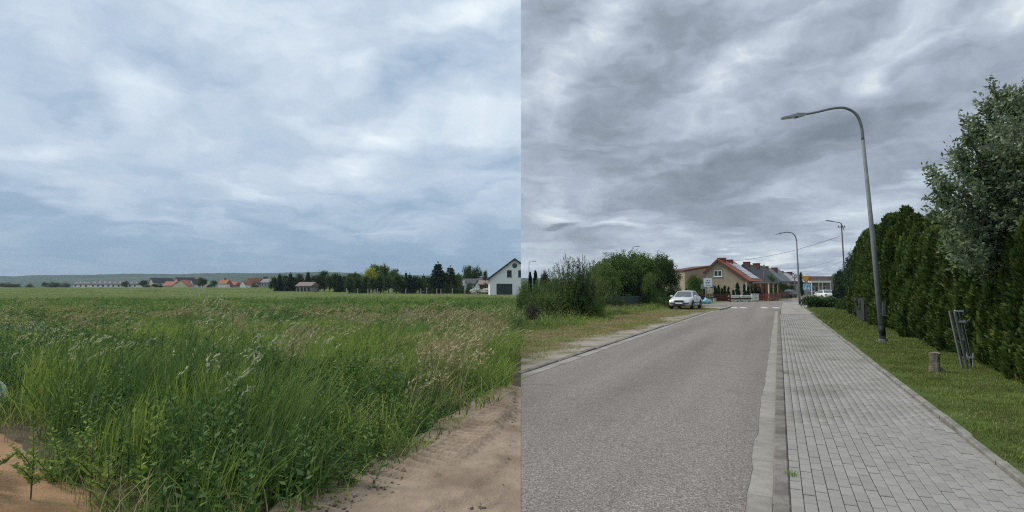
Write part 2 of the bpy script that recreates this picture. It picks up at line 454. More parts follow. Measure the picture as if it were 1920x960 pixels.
M['darkstone'] = mat('dark_stone', (.06, .06, .06), (.11, .108, .10), 12, .9, .5, 40)
M['sack'] = mat('woven_sack', (.66, .68, .68), (.74, .75, .75), 8, .7, .3, 90)
M['sackblue'] = mat('sack_print_blue', (.05, .20, .42), (.07, .25, .48), 8, .7)
M['carpaint'] = mat('silver_paint', (.60, .625, .64), (.63, .65, .66), 2, .35, metal=.15, spec=.45)
M['cardark'] = mat('dark_car_paint', (.02, .022, .026), (.025, .027, .03), 2, .3, spec=.6)
M['carwhite'] = mat('white_car_paint', (.70, .72, .74), (.73, .75, .76), 2, .3, spec=.6)
M['carglass'] = mat('car_glass', (.09, .11, .118), (.12, .14, .147), 1.2, .3, spec=.35)
M['tyre'] = mat('tyre_rubber', (.018, .018, .018), (.028, .028, .028), 9, .85)
M['rim'] = mat('alloy_rim', (.42, .43, .44), (.5, .51, .52), 5, .35, metal=.7)
M['plastic'] = mat('black_plastic', (.018, .019, .02), (.03, .03, .032), 6, .6)
M['lens'] = mat('lamp_lens', (.55, .58, .60), (.62, .65, .66), 6, .15, spec=.7)
M['redlens'] = mat('red_lamp_lens', (.35, .02, .015), (.4, .03, .02), 6, .2, spec=.6)
M['signwhite'] = mat('sign_white', (.68, .71, .76), (.74, .76, .80), 3, .5)
M['signink'] = mat('sign_ink', (.05, .06, .10), (.08, .09, .14), 9, .6)
M['signgrey'] = mat('sign_back_grey', (.20, .215, .225), (.25, .265, .275), 4, .6)
M['signblue'] = mat('sign_blue', (.03, .085, .32), (.04, .11, .38), 4, .5)
M['signlight'] = mat('sign_light_blue', (.20, .42, .62), (.24, .47, .66), 4, .5)
M['signyellow'] = mat('sign_yellow', (.62, .33, .02), (.68, .37, .03), 4, .5)
M['signred'] = mat('sign_red', (.42, .07, .02), (.48, .09, .03), 4, .5)
M['bag'] = mat('turquoise_plastic', (.16, .36, .40), (.22, .44, .48), 6, .5, .3, 25)
M['hydrant'] = mat('orange_plastic', (.6, .25, .06), (.65, .3, .08), 6, .5)
LF = dict(rough=.6, spec=.25, transl=.28)
def leafm(name, c1, c2, rnd=.35, sc=2.2, **k):
    d = dict(LF); d.update(k)
    return mat(name, c1, c2, sc, rnd=rnd, **d)
M['grass'] = leafm('grass_blade', (.175, .265, .050), (.240, .330, .080), .48, sc=.5, transl=.38, rough=.55, spec=.22)
M['grassdark'] = leafm('grass_blade_dark', (.070, .140, .034), (.110, .190, .050), .45, transl=.36, rough=.55, spec=.22)
M['grassfar'] = leafm('grass_far', (.185, .262, .088), (.225, .30, .112), .30, transl=.38)
M['seed'] = leafm('seed_head', (.36, .38, .22), (.46, .47, .30), .25)
M['straw'] = leafm('dry_straw', (.30, .265, .135), (.38, .33, .18), .30)
M['weed'] = leafm('weed_leaf', (.070, .150, .036), (.110, .205, .052), .45, transl=.36)
M['weedlight'] = leafm('weed_leaf_light', (.19, .295, .052), (.235, .335, .078), .34, transl=.4)
M['petal'] = leafm('white_petal', (.62, .62, .60), (.68, .67, .66), .1)
M['turf'] = leafm('lawn_blade', (.105, .148, .032), (.150, .185, .046), .34)
M['turfdry'] = leafm('dry_turf_blade', (.27, .225, .105), (.33, .28, .14), .30)
M['thuja'] = leafm('thuja_spray', (.050, .090, .018), (.094, .138, .030), .55, transl=.15)
M['conifer'] = leafm('conifer_needles', (.020, .050, .024), (.034, .070, .032), .35, transl=.08)
M['juniper'] = leafm('juniper_sprays', (.045, .098, .036), (.07, .125, .05), .35, transl=.12)
M['leafdark'] = leafm('leaf_dark', (.038, .078, .020), (.064, .112, .030), .42)
M['leafmid'] = leafm('leaf_mid', (.072, .138, .028), (.105, .175, .040), .42)
M['leaflight'] = leafm('leaf_light', (.105, .175, .042), (.14, .21, .055), .35)
M['leafyellow'] = leafm('leaf_yellow', (.38, .40, .04), (.46, .46, .07), .2)
M['leafsilver'] = leafm('leaf_silver', (.095, .155, .052), (.25, .30, .20), .5, rough=.5, spec=.35, transl=.36)
M['leafpurple'] = leafm('leaf_purple', (.050, .046, .034), (.080, .07, .05), .35)

# ------------------------------------------------------------------ the setting: ground
RNG = np.random.default_rng(7)
TH = math.atan(RAY(1460, HZ)[0])                  # heading of the street, from +Y towards +X
RD = Vector((math.sin(TH), math.cos(TH), 0)); RN = Vector((math.cos(TH), -math.sin(TH), 0))
def RW(t, s, z=0.0): return RD * t + RN * s + Vector((0, 0, z))
def ts(px, py, z=0.0):
    g = G(px, py, z); return g.dot(RD), g.dot(RN)

def terrain(x, y):
    """the meadow climbs gently far out on its left"""
    return 1.95 * sstep(80, 360, y) * sstep(-10, -150, x) + 0.25 * (fbm(x * .02, y * .02, 3) - .5) * sstep(30, 90, y) * sstep(0, -10, x)

def build_ground():
    ys = np.concatenate([np.linspace(-15, 40, 56), np.geomspace(42, 5000, 70)])
    xs = np.concatenate([-np.geomspace(4000, 42, 60), np.linspace(-40, 60, 101), np.geomspace(62, 4000, 40)])
    X, Y = np.meshgrid(xs, ys)
    Z = terrain(X, Y)
    V = np.stack([X, Y, Z], -1).reshape(-1, 3)
    me = mesh_data('ground', [(V, grid_faces(len(ys), len(xs)), 0)], [M['field']], True)
    tag(link('ground', me), kind='structure')
build_ground()

def build_meadow_soil():
    ys = np.linspace(.5, 26, 60); xs = np.linspace(0, 1, 40)
    x0 = -ys * .95 - 2; x1 = ys * SEAM - .01
    X = x0[:, None] + (x1 - x0)[:, None] * xs[None]; Y = np.repeat(ys[:, None], 40, 1)
    V = np.stack([X, Y, np.full_like(X, .003)], -1).reshape(-1, 3)
    tag(link('meadow_soil', mesh_data('meadow_soil', [(V, grid_faces(60, 40), 0)], [M['soil']])), kind='structure')
build_meadow_soil()
# left edge of the sand track, as (depth, x) pairs read from the meadow's rim
_rim = [G(x, y) for x, y in ((500, 1050), (592, 962), (672, 918), (750, 872), (830, 826), (890, 780), (935, 752), (977, 726))]
_ry = np.array([p.y for p in _rim]); _rx = np.array([p.x for p in _rim])
def rim_x(y):
    y = np.asarray(y, dtype=float)
    return np.interp(y, _ry, _rx, left=_rx[0] - .2) + .10 * (vnoise(y * 2.3, y * 0, 5) - .5)
RIM_END = float(_ry[-1])

def build_track():
    ys = np.linspace(.2, RIM_END - .02, 420)
    nc = 110
    u = np.linspace(0, 1, nc) ** 1.35
    x0 = rim_x(ys) - .25 ; x1 = ys * SEAM - .002
    x0 = np.minimum(x0, x1 - .05)
    X = x0[:, None] + (x1 - x0)[:, None] * u[None, :]
    Y = np.repeat(ys[:, None], nc, 1)
    # distance from the rim, and position along it
    dx, dy = np.gradient(rim_x(ys)), np.gradient(ys)
    ln = np.hypot(dx, dy); along = np.cumsum(ln)
    d = (X - (x0 + .25)[:, None]) * (dy / ln)[:, None]
    A = along[:, None] + d * .35 + 0 * X
    wob = vnoise(X * 3, Y * 3, 11)
    band = sstep(.05, .12, d) * sstep(.55, .42, d) * sstep(4.6, 5.6, Y)
    Z = .012 + band * (.075 * sstep(.3, .6, np.abs(((A / .125 + wob * .3) % 1) - .5) * 2) * (.5 + .9 * vnoise(X * 2.1, Y * 2.1, 40)))
    band2 = sstep(1.0, 1.1, d) * sstep(1.45, 1.3, d)
    Z += band2 * .008 * (np.sin((d * 9 + wob) * 6.28))
    band3 = sstep(.2, .5, d) * sstep(1.5, .9, d) * sstep(5.2, 4.4, Y)
    Z += band3 * .03 * (fbm(X * 5, Y * 5, 21) - .45)
    Z += .05 * sstep(.22, .02, d) * fbm(X * 6, Y * 6, 9)                     # soil thrown up on the rim
    Z -= .03 * sstep(.80, .95, d) * sstep(1.35, 1.2, d) * (.6 + .4 * vnoise(X * 2, Y * 2, 77))
    Z += .010 * sstep(.5, .62, fbm(X * 7, Y * 7, 61)) * sstep(1.9, .5, d)
    Z += .018 * (fbm(X * 1.7, Y * 1.7, 14, 5) - .4) + .012 * (fbm(X * 9, Y * 9, 31) - .5)
    edge = sstep(0, .25, (x1[:, None] - X)); Z = np.maximum(Z + .022, .008) * edge + .006 * (1 - edge)
    V = np.stack([X, Y, Z], -1).reshape(-1, 3)
    tag(link('dirt_track', mesh_data('dirt_track', [(V, grid_faces(len(ys), nc), 0)], [M['sand']], True)), kind='structure')
build_track()

def heap_h(x, y):
    """pile of builder's sand, corner of the picture; its foot runs along the meadow"""
    # foot line from (-6.2, 6.6) to (-2.55, 3.6): distance inside it
    ax, ay, bx, by = -6.5, 7.15, -2.65, 3.95
    L_ = math.hypot(bx - ax, by - ay); nx, ny = (by - ay) / L_, -(bx - ax) / L_
    d = (x - ax) * nx + (y - ay) * ny
    al = ((x - ax) * (bx - ax) + (y - ay) * (by - ay)) / L_
    wob = .35 * (fbm(x * .9, y * .9, 4) - .5)
    h = sstep(-.05, 1.6, d + wob) * .55 * sstep(L_ + 1.0, L_ - 1.0, al) + .02 * sstep(-.15, .1, d + wob)
    return h, d + wob
def build_heap():
    xs = np.linspace(-9, -1.6, 190); ys = np.linspace(.6, 7.6, 180)
    X, Y = np.meshgrid(xs, ys)
    h, d = heap_h(X, Y)
    h = h + sstep(.05, .5, d) * (.10 * (fbm(X * 2.2, Y * 2.2, 8) - .5) + .045 * (fbm(X * 8, Y * 8, 6) - .5))
    # rills washed down the slope
    h -= sstep(.1, .5, d) * sstep(1.3, .7, d) * .11 * np.clip(vnoise((X + Y) * 3.4, (X - Y) * .7, 3) - .45, 0, 1)
    Z = np.where(d > -.12, h, -.05)
    V = np.stack([X, Y, Z], -1).reshape(-1, 3)
    o = link('sand_heap', mesh_data('sand_heap', [(V, grid_faces(180, 190), 0)], [M['heap']], True))
    tag(o, 'heap of orange building sand beside the tall grass', 'sand heap')
build_heap()

# ---- street: lateral offsets (s) of its long lines
S_RL = ts(977, 712)[1]                            # left edge of the asphalt
S_LS = ts(977, 703)[1]                            # outer edge of the pale strip there
S_LK = ts(977, 697)[1]                            # outer edge of the flush kerb
S_SH = ts(977, 672)[1]                            # outer edge of the sandy shoulder
S_RR = ts(1397, 958)[1]                           # right edge of the asphalt
S_G1 = ts(1450, 958)[1]                           # gutter / kerb
KH = .09
S_K1 = ts(1483, 958, KH)[1]                       # kerb / pavers
S_P1 = ts(1904, 900, KH)[1]                       # pavers / edging
S_E1 = S_P1 + .075
T_END = ts(1463, 583)[0]                          # where the cross street begins
T_PAV = ts(1480, 590, KH)[0]

M_asph = None
def asphalt_mat():
    m = bpy.data.materials.new('chip_seal_asphalt'); m.use_nodes = True
    nt = m.node_tree; N, L = nt.nodes.new, nt.links.new
    b = nt.nodes['Principled BSDF']; b.inputs['Roughness'].default_value = .85; b.inputs['Specular IOR Level'].default_value = .25
    tc = N('ShaderNodeTexCoord')
    vo = N('ShaderNodeTexVoronoi'); vo.inputs['Scale'].default_value = 130; L(tc.outputs['Object'], vo.inputs['Vector'])
    bw = N('ShaderNodeSeparateColor'); L(vo.outputs['Color'], bw.inputs[0])
    r = N('ShaderNodeValToRGB'); e = r.color_ramp.elements
    stops = [(0, (.095, .083, .075)), (.3, (.158, .140, .128)), (.6, (.215, .192, .176)), (.86, (.295, .264, .243)), (1, (.46, .42, .39))]
    while len(e) < len(stops): e.new(.5)
    for k, (p, c) in enumerate(stops): e[k].position = p; e[k].color = (*c, 1)
    L(bw.outputs[0], r.inputs[0])
    nz = N('ShaderNodeTexNoise'); nz.inputs['Scale'].default_value = .55; nz.inputs['Detail'].default_value = 6
    mp = N('ShaderNodeMapping'); mp.inputs['Scale'].default_value = (2.2, .12, 1); L(tc.outputs['Object'], mp.inputs[0]); L(mp.outputs[0], nz.inputs['Vector'])
    mr = N('ShaderNodeMapRange'); mr.inputs[1].default_value = .3; mr.inputs[2].default_value = .7; mr.inputs[3].default_value = .84; mr.inputs[4].default_value = 1.14
    L(nz.outputs['Fac'], mr.inputs[0])
    # wheel lanes polished a little lighter, grit and drips between them
    sx = N('ShaderNodeSeparateXYZ'); L(tc.outputs['Object'], sx.inputs[0])
    w1 = N('ShaderNodeMath'); w1.operation = 'MULTIPLY'; L(sx.outputs[0], w1.inputs[0]); w1.inputs[1].default_value = 6.283 / 1.55
    w2 = N('ShaderNodeMath'); w2.operation = 'SINE'; L(w1.outputs[0], w2.inputs[0])
    w3 = N('ShaderNodeMath'); w3.operation = 'MULTIPLY_ADD'; L(w2.outputs[0], w3.inputs[0]); w3.inputs[1].default_value = .035; L(mr.outputs[0], w3.inputs[2])
    n4 = N('ShaderNodeTexNoise'); n4.inputs['Scale'].default_value = 1.9; n4.inputs['Detail'].default_value = 5; L(tc.outputs['Object'], n4.inputs['Vector'])
    r4 = N('ShaderNodeMapRange'); L(n4.outputs['Fac'], r4.inputs[0]); r4.inputs[1].default_value = .58; r4.inputs[2].default_value = .75; r4.inputs[3].default_value = 1.0; r4.inputs[4].default_value = .84
    w4 = N('ShaderNodeMath'); w4.operation = 'MULTIPLY'; L(w3.outputs[0], w4.inputs[0]); L(r4.outputs[0], w4.inputs[1])
    hv = N('ShaderNodeHueSaturation'); L(r.outputs[0], hv.inputs['Color']); L(w4.outputs[0], hv.inputs['Value'])
    L(hv.outputs[0], b.inputs['Base Color'])
    bp = N('ShaderNodeBump'); bp.inputs['Strength'].default_value = .7; bp.inputs['Distance'].default_value = .006
    L(vo.outputs['Distance'], bp.inputs['Height']); L(bp.outputs[0], b.inputs['Normal'])
    return m
M_asph = asphalt_mat()

def quad_sheet(name, pts, z, m, kind='structure'):
    """flat sheet through world points, placed in street axes so that textures run along it"""
    V = [(p.dot(RN), p.dot(RD), z) for p in pts]
    mb = MB(); mb.add(V, [tuple(range(len(V)))])
    return tag(mb.build(name, m, rotz=-TH), kind=kind)

def seam_pt(y): return Vector((SEAM * y, y, 0))
def cross_seam(s):
    """point where the long line at offset s meets the seam"""
    # RD*t + RN*s on x = SEAM*y
    t = s * (SEAM * RN.y - RN.x) / (RD.x - SEAM * RD.y)
    return RW(t, s)
def build_street():
    # the asphalt, laid in rows; its wavy right edge lies over the gutter
    tt = np.concatenate([np.linspace(-1.2, 12, 90), np.linspace(12.2, T_END, 110)])
    w = .028 * (vnoise(tt * 1.1, tt * 0, 2) - .5) + .02 * (vnoise(tt * 4.0, tt * 0, 9) - .5)
    right = S_RR + w
    # offset of the seam at each t: point on x = SEAM*y
    seam_s = tt * (RD.x - SEAM * RD.y) / (SEAM * RN.y - RN.x)
    left = np.maximum(S_RL, seam_s)
    nc = 12
    U = np.linspace(0, 1, nc)
    X = left[:, None] + (right - left)[:, None] * U[None]
    Y = np.repeat(tt[:, None], nc, 1)
    Z = np.full_like(X, .012)
    end = ts(1340, 583)[0]
    far = [RW(T_END, S_RR), G(1500, 568), G(1548, 553.2), G(1534, 551.5), G(1463, 563.5), G(1440, 566), G(1362, 566.5), G(1330, 569), G(1298, 571.5), G(1300, 573.8), G(1368, 573.6), RW(T_END, S_RL)]
    FV = np.array([(p.dot(RN), p.dot(RD), .0121) for p in far])
    me = mesh_data('road', [(np.stack([X, Y, Z], -1).reshape(-1, 3), grid_faces(len(tt), nc), 0), (FV, [tuple(range(len(FV)))], 0)], [M_asph])
    tag(link('road', me, rotz=-TH), kind='structure')
    c0, c1 = cross_seam(S_RL), cross_seam(S_LS)
    quad_sheet('road_edge_strip', [c0, RW(end, S_RL), RW(end, S_LS), c1], .016, M['concrete'])
    tt = np.linspace(cross_seam(S_LK).dot(RD), end - 4, 180)
    wob = 1.5 * (fbm(tt * .35, tt * 0, 17) - .5) + .7 * (fbm(tt * 1.9, tt * 0, 19) - .5)
    lo = S_SH + wob - .2 * (1 - (tt - tt[0]) / 40)
    lo = np.minimum(lo, S_LK - .15)
    seam_s = tt * (RD.x - SEAM * RD.y) / (SEAM * RN.y - RN.x)
    hi = np.full_like(tt, S_LK); lo = np.maximum(lo, seam_s); hi = np.maximum(hi, lo + .001)
    V = np.stack([np.stack([lo, tt, np.full_like(tt, .009)], -1), np.stack([hi, tt, np.full_like(tt, .009)], -1)], 1).reshape(-1, 3)
    tag(link('road_shoulder', mesh_data('road_shoulder', [(V, grid_faces(len(tt), 2), 0)], [M['shoulder']]), rotz=-TH), kind='structure')
    quad_sheet('verge', [seam_pt(c1.y), G(1362, 577, 0), G(1330, 571), G(1290, 570), G(1230, 568), seam_pt(75)], .005, M['verge'])
    quad_sheet('footpath', [G(1352, 578.5), G(1318, 577), G(1318, 574.8), G(1345, 574.6), G(1366, 575.5)], .016, M['concrete'])
    # crossing stripes
    k = 0
    for px in (1372, 1390, 1431, 1453):
        a = G(px, 578.2)
        mb = MB(); mb.add([a, a + Vector((.52, .0, 0)), a + Vector((.62, .9, 0)) + RD * 1.2, a + Vector((.10, .9, 0)) + RD * 1.2], [(0, 1, 2, 3)])
        o = mb.build('crossing_stripe', M['paint'], loc=(0, 0, .017)); tag(o, kind='structure')
build_street()

def build_kerbs():
    L_ = T_END
    t0 = S_K1 / math.tan(math.radians(70))
    bed = MB().box(S_RR - .05, S_K1, 0.0, T_END, -.05, .002).build('kerb', M['joint'], rotz=-TH); tag(bed, kind='structure')
    rg = random.Random(4)
    base = MB().cbox(0, S_K1 - S_G1 + .002, 0, .992, 0, KH + .004, .012).data('kerb_stone', M['kerb'])
    y = 1.6
    gut = MB().cbox(0, S_G1 - S_RR + .045, 0, .996, 0, .010, .002).data('gutter_slab', M['concrete'])
    while y < T_END - 1:
        a = link('kerb_stone', base, bed, (S_G1 + rg.uniform(-.003, .0), y, rg.uniform(-.004, .003)))
        a.rotation_euler = (rg.uniform(-.002, .002), 0, rg.uniform(-.003, .003))
        b = link('gutter_slab', gut, bed, (S_RR - .05, y + .4, rg.uniform(-.003, 0)))
        y += 1.0
    edge = MB().box(S_P1, S_E1, 0.0, T_PAV, -.05, .03).build('edging', M['joint'], rotz=-TH); tag(edge, kind='structure')
    eb = MB().cbox(0, S_E1 - S_P1, 0, .99, 0, KH + .045, .012).data('edging_stone', M['edging'])
    y = 1.4; k = 0
    while y < T_PAV - 1:
        a = link('edging_stone', eb, edge, (S_P1 + rg.uniform(-.008, .008), y, rg.uniform(-.012, .006)))
        a.rotation_euler = (rg.uniform(-.006, .006), rg.uniform(-.03, .03), rg.uniform(-.006, .006))
        y += 1.0
    # flush kerb on the far side of the asphalt
    bed2 = MB().box(S_LK, S_LS, cross_seam(S_LS).dot(RD), ts(1340, 583)[0], -.05, .004).build('flush_kerb', M['joint'], rotz=-TH); tag(bed2, kind='structure')
    kb = MB().cbox(0, S_LS - S_LK - .03, 0, .97, 0, .035, .012).data('kerb_stone', M['kerb'])
    y = cross_seam(S_LS).dot(RD) + .1
    while y < ts(1340, 583)[0] - 1:
        a = link('kerb_stone', kb, bed2, (S_LK + .01 + rg.uniform(-.02, .02), y, rg.uniform(-.008, .008)))
        a.rotation_euler = (rg.uniform(-.012, .012), rg.uniform(-.03, .03), rg.uniform(-.02, .02))
        y += 1.0
    # raised kerb that swings into the cross street
    arc = [G(1346, 582), G(1356, 580), G(1365, 577.6), G(1369, 575.4)]
    mb = MB()
    for i in range(3):
        mb.bar(arc[i] + Vector((0, 0, .05)), arc[i + 1] + Vector((0, 0, .05)), .22, .12)
    tag(mb.build('corner_kerb', M['concrete']), kind='structure')
build_kerbs()

def build_pavers():
    bed = MB().box(S_K1, S_P1, 0, T_PAV, -.04, KH - .012).build('pavement', M['joint'], rotz=-TH); tag(bed, kind='structure')
    ncol = 19
    cw = (S_P1 - S_K1 - .006) / ncol
    ln = .2
    pm = MB().cbox(.0022, cw - .0022, .006, ln - .006, -.03, 0, .004)
    pdat = pm.data('paver', M['paver'])
    cv = np.array(pm.v); cf = pm.f
    cells = []
    for c in range(ncol):
        off = .1 * (c % 2)
        for r in range(int(T_PAV / ln)):
            y = r * ln - off + .0
            w = RW(y + .1, S_K1 + (c + .5) * cw)
            # in the frame?
            if w.y < 1.2: continue
            px = CX + F * w.x / w.y * 1.0
            py = HZ + F * (CH - KH) / w.y
            if py > 985 or px > 1945: continue
            cells.append((w.y, c, y))
    cells.sort()
    rg = random.Random(5)
    for d, c, y in cells[:300]:
        o = link('paver', pdat, bed, (S_K1 + .003 + c * cw, y, KH + rg.uniform(-.0025, .0025)))
        o.rotation_euler = (rg.uniform(-.012, .012), rg.uniform(-.015, .015), rg.uniform(-.006, .006))
    rest = cells[300:]
    n = len(cv)
    tf = np.array([f for f in cf if len(f) == 4])
    off = np.array([(S_K1 + .003 + c * cw, y, KH + rg.uniform(-.0025, .0025)) for _, c, y in rest])
    V = (cv[None] + off[:, None]).reshape(-1, 3)
    tilt = np.array([[rg.uniform(-.012, .012), rg.uniform(-.012, .012)] for _ in rest])
    V[:, 2] += ((cv[None, :, 0] - cw / 2) * tilt[:, :1] + (cv[None, :, 1] - ln / 2) * tilt[:, 1:]).reshape(-1)
    Fc = (tf[None] + (np.arange(len(rest)) * n)[:, None, None]).reshape(-1, 4)
    me = mesh_data('pavers', [(V, Fc, 0)], [M['paver']])
    add_rnd(me, len(tf), 3)
    o = link('distant_paver', me, bed); o['kind'] = 'stuff'
    # plain slabs at the end of the pavement, and the apron round the second lamp
    a = ts(1464, 590, KH)[0]
    ap = MB()
    for i in range(3):
        for j in range(4):
            ap.cbox(S_K1 + .02 + j * .5, S_K1 + .51 + j * .5, T_PAV + .02 + i * .8, T_PAV + .8 + i * .8, 0, KH - .02 * i, .01)
    tag(ap.build('crossing_apron', M['edging'], rotz=-TH), kind='structure')
    quad_sheet('pavement_end', [RW(T_PAV + 2.45, S_K1), RW(T_PAV + 2.45, S_P1 + .3), G(1530, 573), G(1500, 566), G(1468, 568)], .02, M['concrete'])
build_pavers()

def build_lawn():
    far = T_PAV + 3
    pts = [RW(.4, S_E1), RW(far, S_E1), RW(far + 1, S_E1 + 7), RW(.4, S_E1 + 9)]
    V = [(p.dot(RN), p.dot(RD), KH - .02) for p in pts]
    mb = MB(); mb.add(V, [(0, 3, 2, 1)])
    tag(mb.build('lawn_ground', M['lawn'], rotz=-TH), kind='structure')
build_lawn()

# ------------------------------------------------------------------ far hills
def build_hills():
    prof = [(-1200, 520), (-300, 519), (0, 518), (30, 519), (60, 516.5), (150, 516), (260, 514), (330, 515), (420, 513), (520, 513), (600, 510), (680, 514), (760, 516), (977, 522), (1400, 530), (2400, 532)]
    D0, D1 = 1700.0, 2900.0
    nr, nc = 40, 320
    pxs = np.linspace(-1100, 2500, nc)
    V = np.zeros((nr, nc, 3))
    top = np.interp(pxs, [p[0] for p in prof], [p[1] for p in prof])
    for r in range(nr):
        f = r / (nr - 1)
        Y = D0 + (D1 - D0) * f
        X = (pxs - CX) / F * Y
        zt = (HZ - top) / F * D1 + CH
        Z = zt * sstep(0, 1, f) ** .8 + 14 * (fbm(X * .006, np.full(nc, Y * .006), 2) - .5) * np.sin(min(f * 3.1, 1.57)) * (0.35 + .65 * (1 - f))
        Z += 5 * (vnoise(X * .05, np.full(nc, Y * .05), 5) - .5) * (f > .03)
        V[r] = np.stack([X, np.full(nc, Y), np.maximum(Z, -2 if f == 0 else .2)], -1)
    tag(link('hills', mesh_data('hills', [(V.reshape(-1, 3), grid_faces(nr, nc), 0)], [M['hill']], True)), kind='structure')
build_hills()

# ------------------------------------------------------------------ plants: kits
def unit(v): return v / np.maximum(np.linalg.norm(v, axis=-1, keepdims=True), 1e-9)
def kites(C, D, L, W, rng, fold=.18):
    """one folded leaf (two triangles of a kite, as one quad) per centre, pointing along D"""
    n = len(C)
    D = unit(D); R = rng.normal(size=(n, 3)); S = unit(np.cross(D, R)); Nn = np.cross(S, D)
    L = np.broadcast_to(np.asarray(L, dtype=float), (n,))[:, None]; W = np.broadcast_to(np.asarray(W, dtype=float), (n,))[:, None]
    mid = C + D * L * .45 + Nn * W * fold
    V = np.stack([C, mid + S * W * .5, C + D * L, mid - S * W * .5], 1).reshape(-1, 3)
    return V, np.arange(n * 4).reshape(n, 4)
def sph(rng, n): return unit(rng.normal(size=(n, 3)))

def trunk_mb(h, r, limbs, seg=7):
    mb = MB()
    mb.tube([(0, 0, -.02), (.01 * h, 0, h * .25), (-.01 * h, .01 * h, h * .6), (0, 0, h)], [r * 1.25, r, r * .75, r * .3], seg)
    for a, b in limbs:
        a, b = Vector(a), Vector(b)
        m_ = (a + b) / 2 + Vector((0, 0, -.03 * h))
        mb.tube([a, m_, b], [r * .45, r * .3, r * .12], 5)
    return mb

def proto_round(seed, n, leaf, low=.30, spread=.5, lobes=9, cl=110, sig=.045, wl=.6, top=1.0):
    """crown of unit height 1 and half-width about `spread`"""
    rng = np.random.default_rng(seed)
    lc, lr = [], []
    for k in range(lobes):
        a = k * 2.4 + rng.uniform(-.4, .4)
        f = k / max(lobes - 1, 1)
        z = low + .12 + (top - low - .26) * (rng.uniform(.0, 1.0) * .5 + f * .5)
        rr = spread * rng.uniform(.35, .62) * (1 - .55 * f ** 2)
        lc.append((math.cos(a) * rr, math.sin(a) * rr, z)); lr.append(rng.uniform(.15, .22) * (spread / .5) ** .5)
    lc.append((0, 0, (low + top) / 2)); lr.append(.26)
    lc, lr = np.array(lc), np.array(lr)
    ci = rng.integers(0, len(lc), cl)
    d = sph(rng, cl); d[:, 2] = np.abs(d[:, 2]) * rng.choice([1, 1, 1, -.6], cl)
    cc = lc[ci] + d * lr[ci][:, None] * rng.uniform(.75, 1.12, (cl, 1)) * np.array([1, 1, .9])
    k = rng.integers(0, cl, n)
    pos = cc[k] + rng.normal(size=(n, 3)) * sig * rng.uniform(.5, 1.4, (cl, 1))[k]
    ctr = np.array([0, 0, (low + top) * .5])
    D = sph(rng, n) + unit(pos - ctr) * .55 + np.array([0, 0, -.15])
    V1, F1 = kites(pos, D, leaf * rng.uniform(.65, 1.35, n), leaf * wl * rng.uniform(.7, 1.2, n), rng)
    m_ = n // 5
    j = rng.integers(0, len(lc), m_)
    pos2 = lc[j] + sph(rng, m_) * lr[j][:, None] * rng.uniform(.1, .8, (m_, 1))
    V2, F2 = kites(pos2, sph(rng, m_), leaf * 1.7, leaf * 1.2, rng)
    limbs = [((0, 0, low * .7 + .25 * rng.random()), tuple(lc[i] * np.array([.9, .9, 1]))) for i in range(len(lc) - 1)]
    return ([(V1, F1, 0), (V2, F2, 0)], trunk_mb(.75 * top, .022, limbs))

def proto_conifer(seed, n, leaf, rad=.22, tiers=15, droop=.25):
    rng = np.random.default_rng(seed)
    C, D, Ls = [], [], []
    per = n // (tiers * 9)
    for t in range(tiers):
        z = .06 + .92 * (t / tiers) ** .92
        R = rad * (1 - z) ** .82 * rng.uniform(.85, 1.12) + .012
        nb = max(5, int(10 * (1 - z) + 4))
        for b in range(nb):
            a = 2 * math.pi * (b / nb) + t * .7 + rng.uniform(-.25, .25)
            Rb = R * rng.uniform(.72, 1.12)
            u = rng.uniform(.05, 1, per) ** .7
            o = np.array([math.cos(a), math.sin(a), 0]); s_ = np.array([-o[1], o[0], 0])
            pos = o * (u * Rb)[:, None] + s_ * (rng.normal(size=per) * .17 * Rb * (1.15 - u))[:, None]
            pos[:, 2] = z - droop * Rb * u + .10 * Rb * u ** 3 + rng.normal(size=per) * .008
            C.append(pos); D.append(o * .9 + np.array([0, 0, -.2]) + rng.normal(size=(per, 3)) * .5); Ls.append(np.full(per, leaf * (1.1 - .5 * z)))
    C.append(np.array([[0, 0, .95 + .01 * i] for i in range(5)])); D.append(np.tile(np.array([[0, 0, 1.]]), (5, 1)) + rng.normal(size=(5, 3)) * .2); Ls.append(np.full(5, leaf))
    C = np.concatenate(C); D = np.concatenate(D); Ls = np.concatenate(Ls)
    V, Fc = kites(C, D, Ls * rng.uniform(.7, 1.3, len(C)), Ls * .42, rng)
    return ([(V, Fc, 0)], trunk_mb(.97, .018, []))

